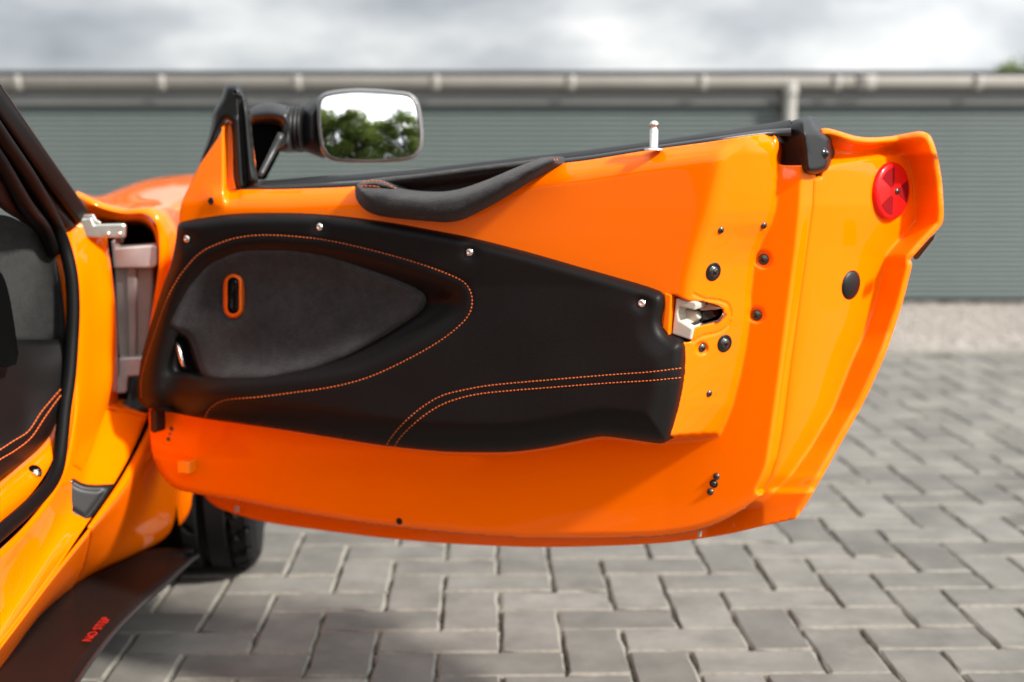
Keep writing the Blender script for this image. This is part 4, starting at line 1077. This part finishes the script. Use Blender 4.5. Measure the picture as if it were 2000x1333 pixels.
# hinge post, bracket and gaiter
HPl = Plane(at(260, 600, 2.14), np.array([0.15, -1, 0.0]))
extrude_px('hinge_column', [(222, 518), (300, 518), (300, 560), (290, 720), (232, 720), (226, 600)], HPl, -0.01, 0.05, car, M['alu_dark'], 0.004)
extrude_px('hinge_rib', [(244, 520), (268, 520), (268, 720), (250, 720)], HPl, -0.003, 0.02, car, M['alu_dark'], 0.004)
extrude_px('hinge_upper_arm', [(217, 470), (226, 468), (227, 484), (300, 478), (309, 484), (308, 516), (302, 524), (222, 525)], HPl, 0.012, 0.05, car, M['alu'], 0.003)
extrude_px('hinge_lower_arm', [(230, 700), (290, 696), (290, 734), (250, 737), (248, 768), (230, 770)], HPl, 0.008, 0.05, car, M['alu'], 0.003)
loft('pillar_gap', [pc([(206, 470, 2.125), (214, 540, 2.125), (222, 640, 2.125), (229, 735, 2.125)]), pc([(222, 470, 2.14), (226, 540, 2.14), (230, 640, 2.14), (236, 735, 2.14)])], car, M['dark'], 12)
br = Plane(at(195, 445, 2.03), np.array([0.2, -1, 0.05]))
extrude_px('check_strap_bracket', [(152, 428), (180, 427), (184, 440), (197, 438), (241, 437), (245, 441), (244, 463), (240, 465), (144, 464)], br, 0.0, 0.022, car, M['zinc'], 0.0025)
extrude_px('bracket_tab', [(156, 420), (182, 419), (188, 430), (196, 434), (196, 440), (184, 440), (178, 428), (154, 428)], br, -0.006, 0.01, car, M['zinc'], 0.001)
for px in (211, 233):
    o = from_bm('bracket_rivet', lathe_bm([(0, 0.002), (0.0026, 0.0015), (0.0032, 0)], 12), None, M['chrome']); place(o, Vector(br.pos(float(px), 457., 0.001)), Vector(br.N), 0, car)
tube('hinge_pin', [at(234, 466, 2.06), at(232, 476, 2.06)], 0.006, car, M['screw'], 12)
tube('hinge_gaiter', [at(268, 735, 2.14), at(268, 752, 2.14), at(268, 780, 2.14), at(268, 790, 2.14), at(268, 800, 2.14)], [0.010, 0.013, 0.016, 0.026, 0.029], car, M['rubber'], 18, 0.004)
# dark cavity of the hinge pocket
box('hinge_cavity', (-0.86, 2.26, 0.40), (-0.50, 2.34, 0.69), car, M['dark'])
loft('pocket_roof', [pc([(160, 395, 2.11), (205, 410, 2.13), (245, 420, 2.13), (280, 420, 2.13), (303, 446, 2.13), (310, 480, 2.13)]), pc([(150, 440, 2.22), (200, 440, 2.24), (245, 440, 2.24), (280, 440, 2.24), (300, 455, 2.24), (306, 480, 2.24)])], car, M['paint'], 30, 2, thick=0.002)

# front wing
W_C = [pc([(146, 382, 2.09), (172, 397, 2.115), (205, 410, 2.125), (245, 419, 2.125), (281, 418, 2.125), (301, 432, 2.125), (309, 455, 2.125), (311, 490, 2.12), (310, 525, 2.12), (300, 590, 2.12), (290, 650, 2.12), (276, 720, 2.12)]),
     pc([(149, 376, 2.10), (176, 390, 2.12), (206, 403, 2.13), (245, 412, 2.13), (286, 409, 2.13), (309, 425, 2.13), (320, 455, 2.13), (322, 490, 2.125), (320, 525, 2.125), (312, 590, 2.125), (300, 650, 2.125), (288, 720, 2.125)]),
     pc([(155, 377, 2.14), (180, 389, 2.16), (212, 400, 2.17), (250, 408, 2.17), (295, 406, 2.17), (322, 420, 2.165), (335, 450, 2.16), (340, 490, 2.16), (338, 525, 2.16), (330, 590, 2.16), (318, 650, 2.16), (306, 720, 2.16)]),
     pc([(165, 382, 2.26), (192, 388, 2.28), (230, 394, 2.32), (272, 396, 2.34), (320, 398, 2.32), (360, 410, 2.28), (380, 440, 2.26), (385, 490, 2.25), (383, 525, 2.25), (375, 590, 2.25), (365, 650, 2.25), (350, 720, 2.25)]),
     pc([(172, 390, 2.5), (200, 384, 2.55), (240, 376, 2.65), (290, 366, 2.75), (345, 362, 2.75), (395, 370, 2.65), (420, 420, 2.5), (430, 490, 2.45), (430, 525, 2.42), (425, 590, 2.4), (420, 650, 2.4), (410, 720, 2.4)]),
     pc([(180, 392, 2.7), (205, 383, 2.78), (240, 368, 2.95), (290, 352, 3.1), (345, 344, 3.2), (400, 342, 3.2), (450, 380, 3.0), (470, 490, 2.8), (475, 525, 2.7), (475, 590, 2.6), (470, 650, 2.55), (460, 720, 2.5)])]
loft('front_wing', W_C, car, M['paint'], 70, 4, thick=0.003)

# side skirt with lettering
zs = 0.125
def on_z(px, py, z):
    r = rays(px, py); return CAM + r * ((z - CAM_H) / r[2])
oc = np.array([on_z(x, y, zs) for x, y in ((386, 1083), (379, 1087), (326, 1136), (275, 1180), (225, 1230), (181, 1285), (149, 1332), (110, 1400), (80, 1460))])
ic = np.array([on_z(x, y, zs + 0.012) for x, y in ((372, 1076), (330, 1070), (260, 1080), (190, 1112), (130, 1150), (72, 1203), (0, 1290), (-70, 1380), (-120, 1450))])
oc = resample(crom(oc, step=0.01), 40); ic = resample(crom(ic, step=0.01), 40)
sk = loft('side_skirt', [ic, ic * 0.5 + oc * 0.5 + np.array([0, 0, -0.002]), oc], car, M['skirt'], 40, 3); solid(sk, 0.008)
tube('skirt_edge', oc + np.array([0, 0, -0.002]), 0.0035, car, M['satin'], 8, 0.02)
cu = bpy.data.curves.new('no_step', 'FONT'); cu.body = 'NO STEP'; cu.size = 0.0215; cu.align_x = 'CENTER'; cu.align_y = 'CENTER'; cu.extrude = 0.0002
fo = bpy.data.objects.new('tmp_text', cu); scene.collection.objects.link(fo)
bpy.context.view_layer.update()
tme = bpy.data.meshes.new_from_object(fo.evaluated_get(bpy.context.evaluated_depsgraph_get()))
bpy.data.objects.remove(fo)
lt = bpy.data.objects.new('lettering', tme); scene.collection.objects.link(lt); tme.materials.clear(); tme.materials.append(M['redtext'])
a_, b_ = on_z(166, 1256, zs + 0.007), on_z(212, 1204, zs + 0.007)
ux = Vector(b_ - a_); ln_t = ux.length; ux.normalize(); uz = Vector((0, 0, 1)); uy = uz.cross(ux)
mt_ = Matrix((ux, uy, uz)).transposed().to_4x4(); mt_.translation = Vector((a_ + b_) / 2)
tw = max(v.co.x for v in tme.vertices) - min(v.co.x for v in tme.vertices)
lt.matrix_world = mt_ @ Matrix.Diagonal((0.88 * ln_t / tw, 0.64 * ln_t / tw, 1, 1)); lt.parent = sk; lt.matrix_parent_inverse = sk.matrix_world.inverted()

# front wheel
WX0, WX1, WY, WR = -0.693, -0.500, 2.63, 0.302
WXC = (WX0 + WX1) / 2; cw, sw = math.cos(R(8)), math.sin(R(8))
def tyre_pt(u, a, r):
    x, y = WX0 + (WX1 - WX0) * u - WXC, r * math.cos(a)      # wheel turned a little to the left
    return (WXC + x * cw - y * sw, WY + x * sw + y * cw, WR + r * math.sin(a))
prof = [(0.10, 0.205), (0.03, 0.215), (-0.02, 0.245), (0.0, 0.280), (0.05, 0.296)] + [(u, 0.302) for u in np.linspace(0.09, 0.91, 26)] + [(0.95, 0.296), (1.0, 0.280), (1.02, 0.245), (0.97, 0.215), (0.90, 0.205)]
NA = 180; v, f = [], []
for i in range(NA):
    a = 2 * math.pi * i / NA
    for k, (u, r) in enumerate(prof):
        if 4 < k < 31:
            g = 0
            for gu in (0.27, 0.5, 0.74):
                if abs(u - gu) < 0.024: g = 1
            ph = (i / NA * 30 + abs(u - 0.5) * 3.0) % 1.0
            if ph < 0.2 and (u < 0.24 or u > 0.77 or (0.3 < u < 0.42)): g = 1
            r -= 0.013 * g
        v.append(tyre_pt(u, a, r))
n_ = len(prof)
for i in range(NA):
    for k in range(n_ - 1): f.append((i * n_ + k, ((i + 1) % NA) * n_ + k, ((i + 1) % NA) * n_ + k + 1, i * n_ + k + 1))
wheel = mesh('wheel', v, f, car, M['tyre'], False); bevel(wheel, 0.0, 1) if False else None
v, f = [], []
rp = [(0.90, 0.206), (0.965, 0.213), (0.975, 0.207), (0.955, 0.198), (0.80, 0.190), (0.72, 0.186), (0.2, 0.186), (0.1, 0.206)]
for i in range(72):
    for u, r in rp: v.append(tyre_pt(u, 2 * math.pi * i / 72, r))
for i in range(72):
    for k in range(len(rp) - 1): f.append((i * 8 + k, ((i + 1) % 72) * 8 + k, ((i + 1) % 72) * 8 + k + 1, i * 8 + k + 1))
mesh('rim', v, f, wheel, M['rim'])
for s_ in range(8):
    a = 2 * math.pi * s_ / 8
    tube('spoke', [tyre_pt(0.86, a + .06, 0.03), tyre_pt(0.84, a, 0.10), tyre_pt(0.80, a - .03, 0.19)], [0.024, 0.014, 0.017], wheel, M['rim'], 8, 0.02)
bm = lathe_bm([(0, 0.0), (0.05, -0.004), (0.06, -0.02), (0.06, -0.08)], 24)
o = from_bm('hub', bm, None, M['rim']); place(o, Vector(tyre_pt(0.88, 0, 0)), Vector((cw, sw, 0)), 0, wheel)
# wheel-arch liner and dark underside
v, f = [], []
for i, a in enumerate(np.linspace(R(-20), R(215), 30)):
    for x in (-0.98, -0.50 if a < R(160) else -0.58): v.append((x, WY + 0.355 * math.cos(a), WR + 0.355 * math.sin(a)))
for i in range(29): f.append((2 * i, 2 * i + 1, 2 * i + 3, 2 * i + 2))
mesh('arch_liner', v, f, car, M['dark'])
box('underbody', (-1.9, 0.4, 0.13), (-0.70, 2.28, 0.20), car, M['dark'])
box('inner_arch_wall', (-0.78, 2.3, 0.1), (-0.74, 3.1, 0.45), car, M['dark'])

# rest of the body beside the photographer: roof and rear quarter
ra = [np.array([(-1.78, y, z0), (-1.70, y, z0 + 0.05), (-1.25, y, z0 + 0.09), (-0.82, y, z0 + 0.05), (-0.74, y, z0)]) for y, z0 in ((-0.35, 0.98), (0.2, 1.05), (0.8, 1.09), (1.3, 1.07))]
loft('roof', ra, car, M['paint'], 24, 4, thick=0.02)
qa = [np.array([(x - 0.06, y, 0.16), (x, y, 0.34), (x + 0.01, y, 0.55), (x - 0.03, y, 0.76), (x - 0.12, y, zt - 0.06), (x - 0.5, y, zt), (x - 1.0, y, zt + 0.02)]) for x, y, zt in ((-0.50, -1.5, 0.86), (-0.49, -0.8, 0.92), (-0.50, -0.2, 0.95), (-0.53, 0.45, 0.93), (-0.60, 0.80, 0.90))]
loft('rear_quarter', qa, car, M['paint'], 30, 4, thick=0.01)
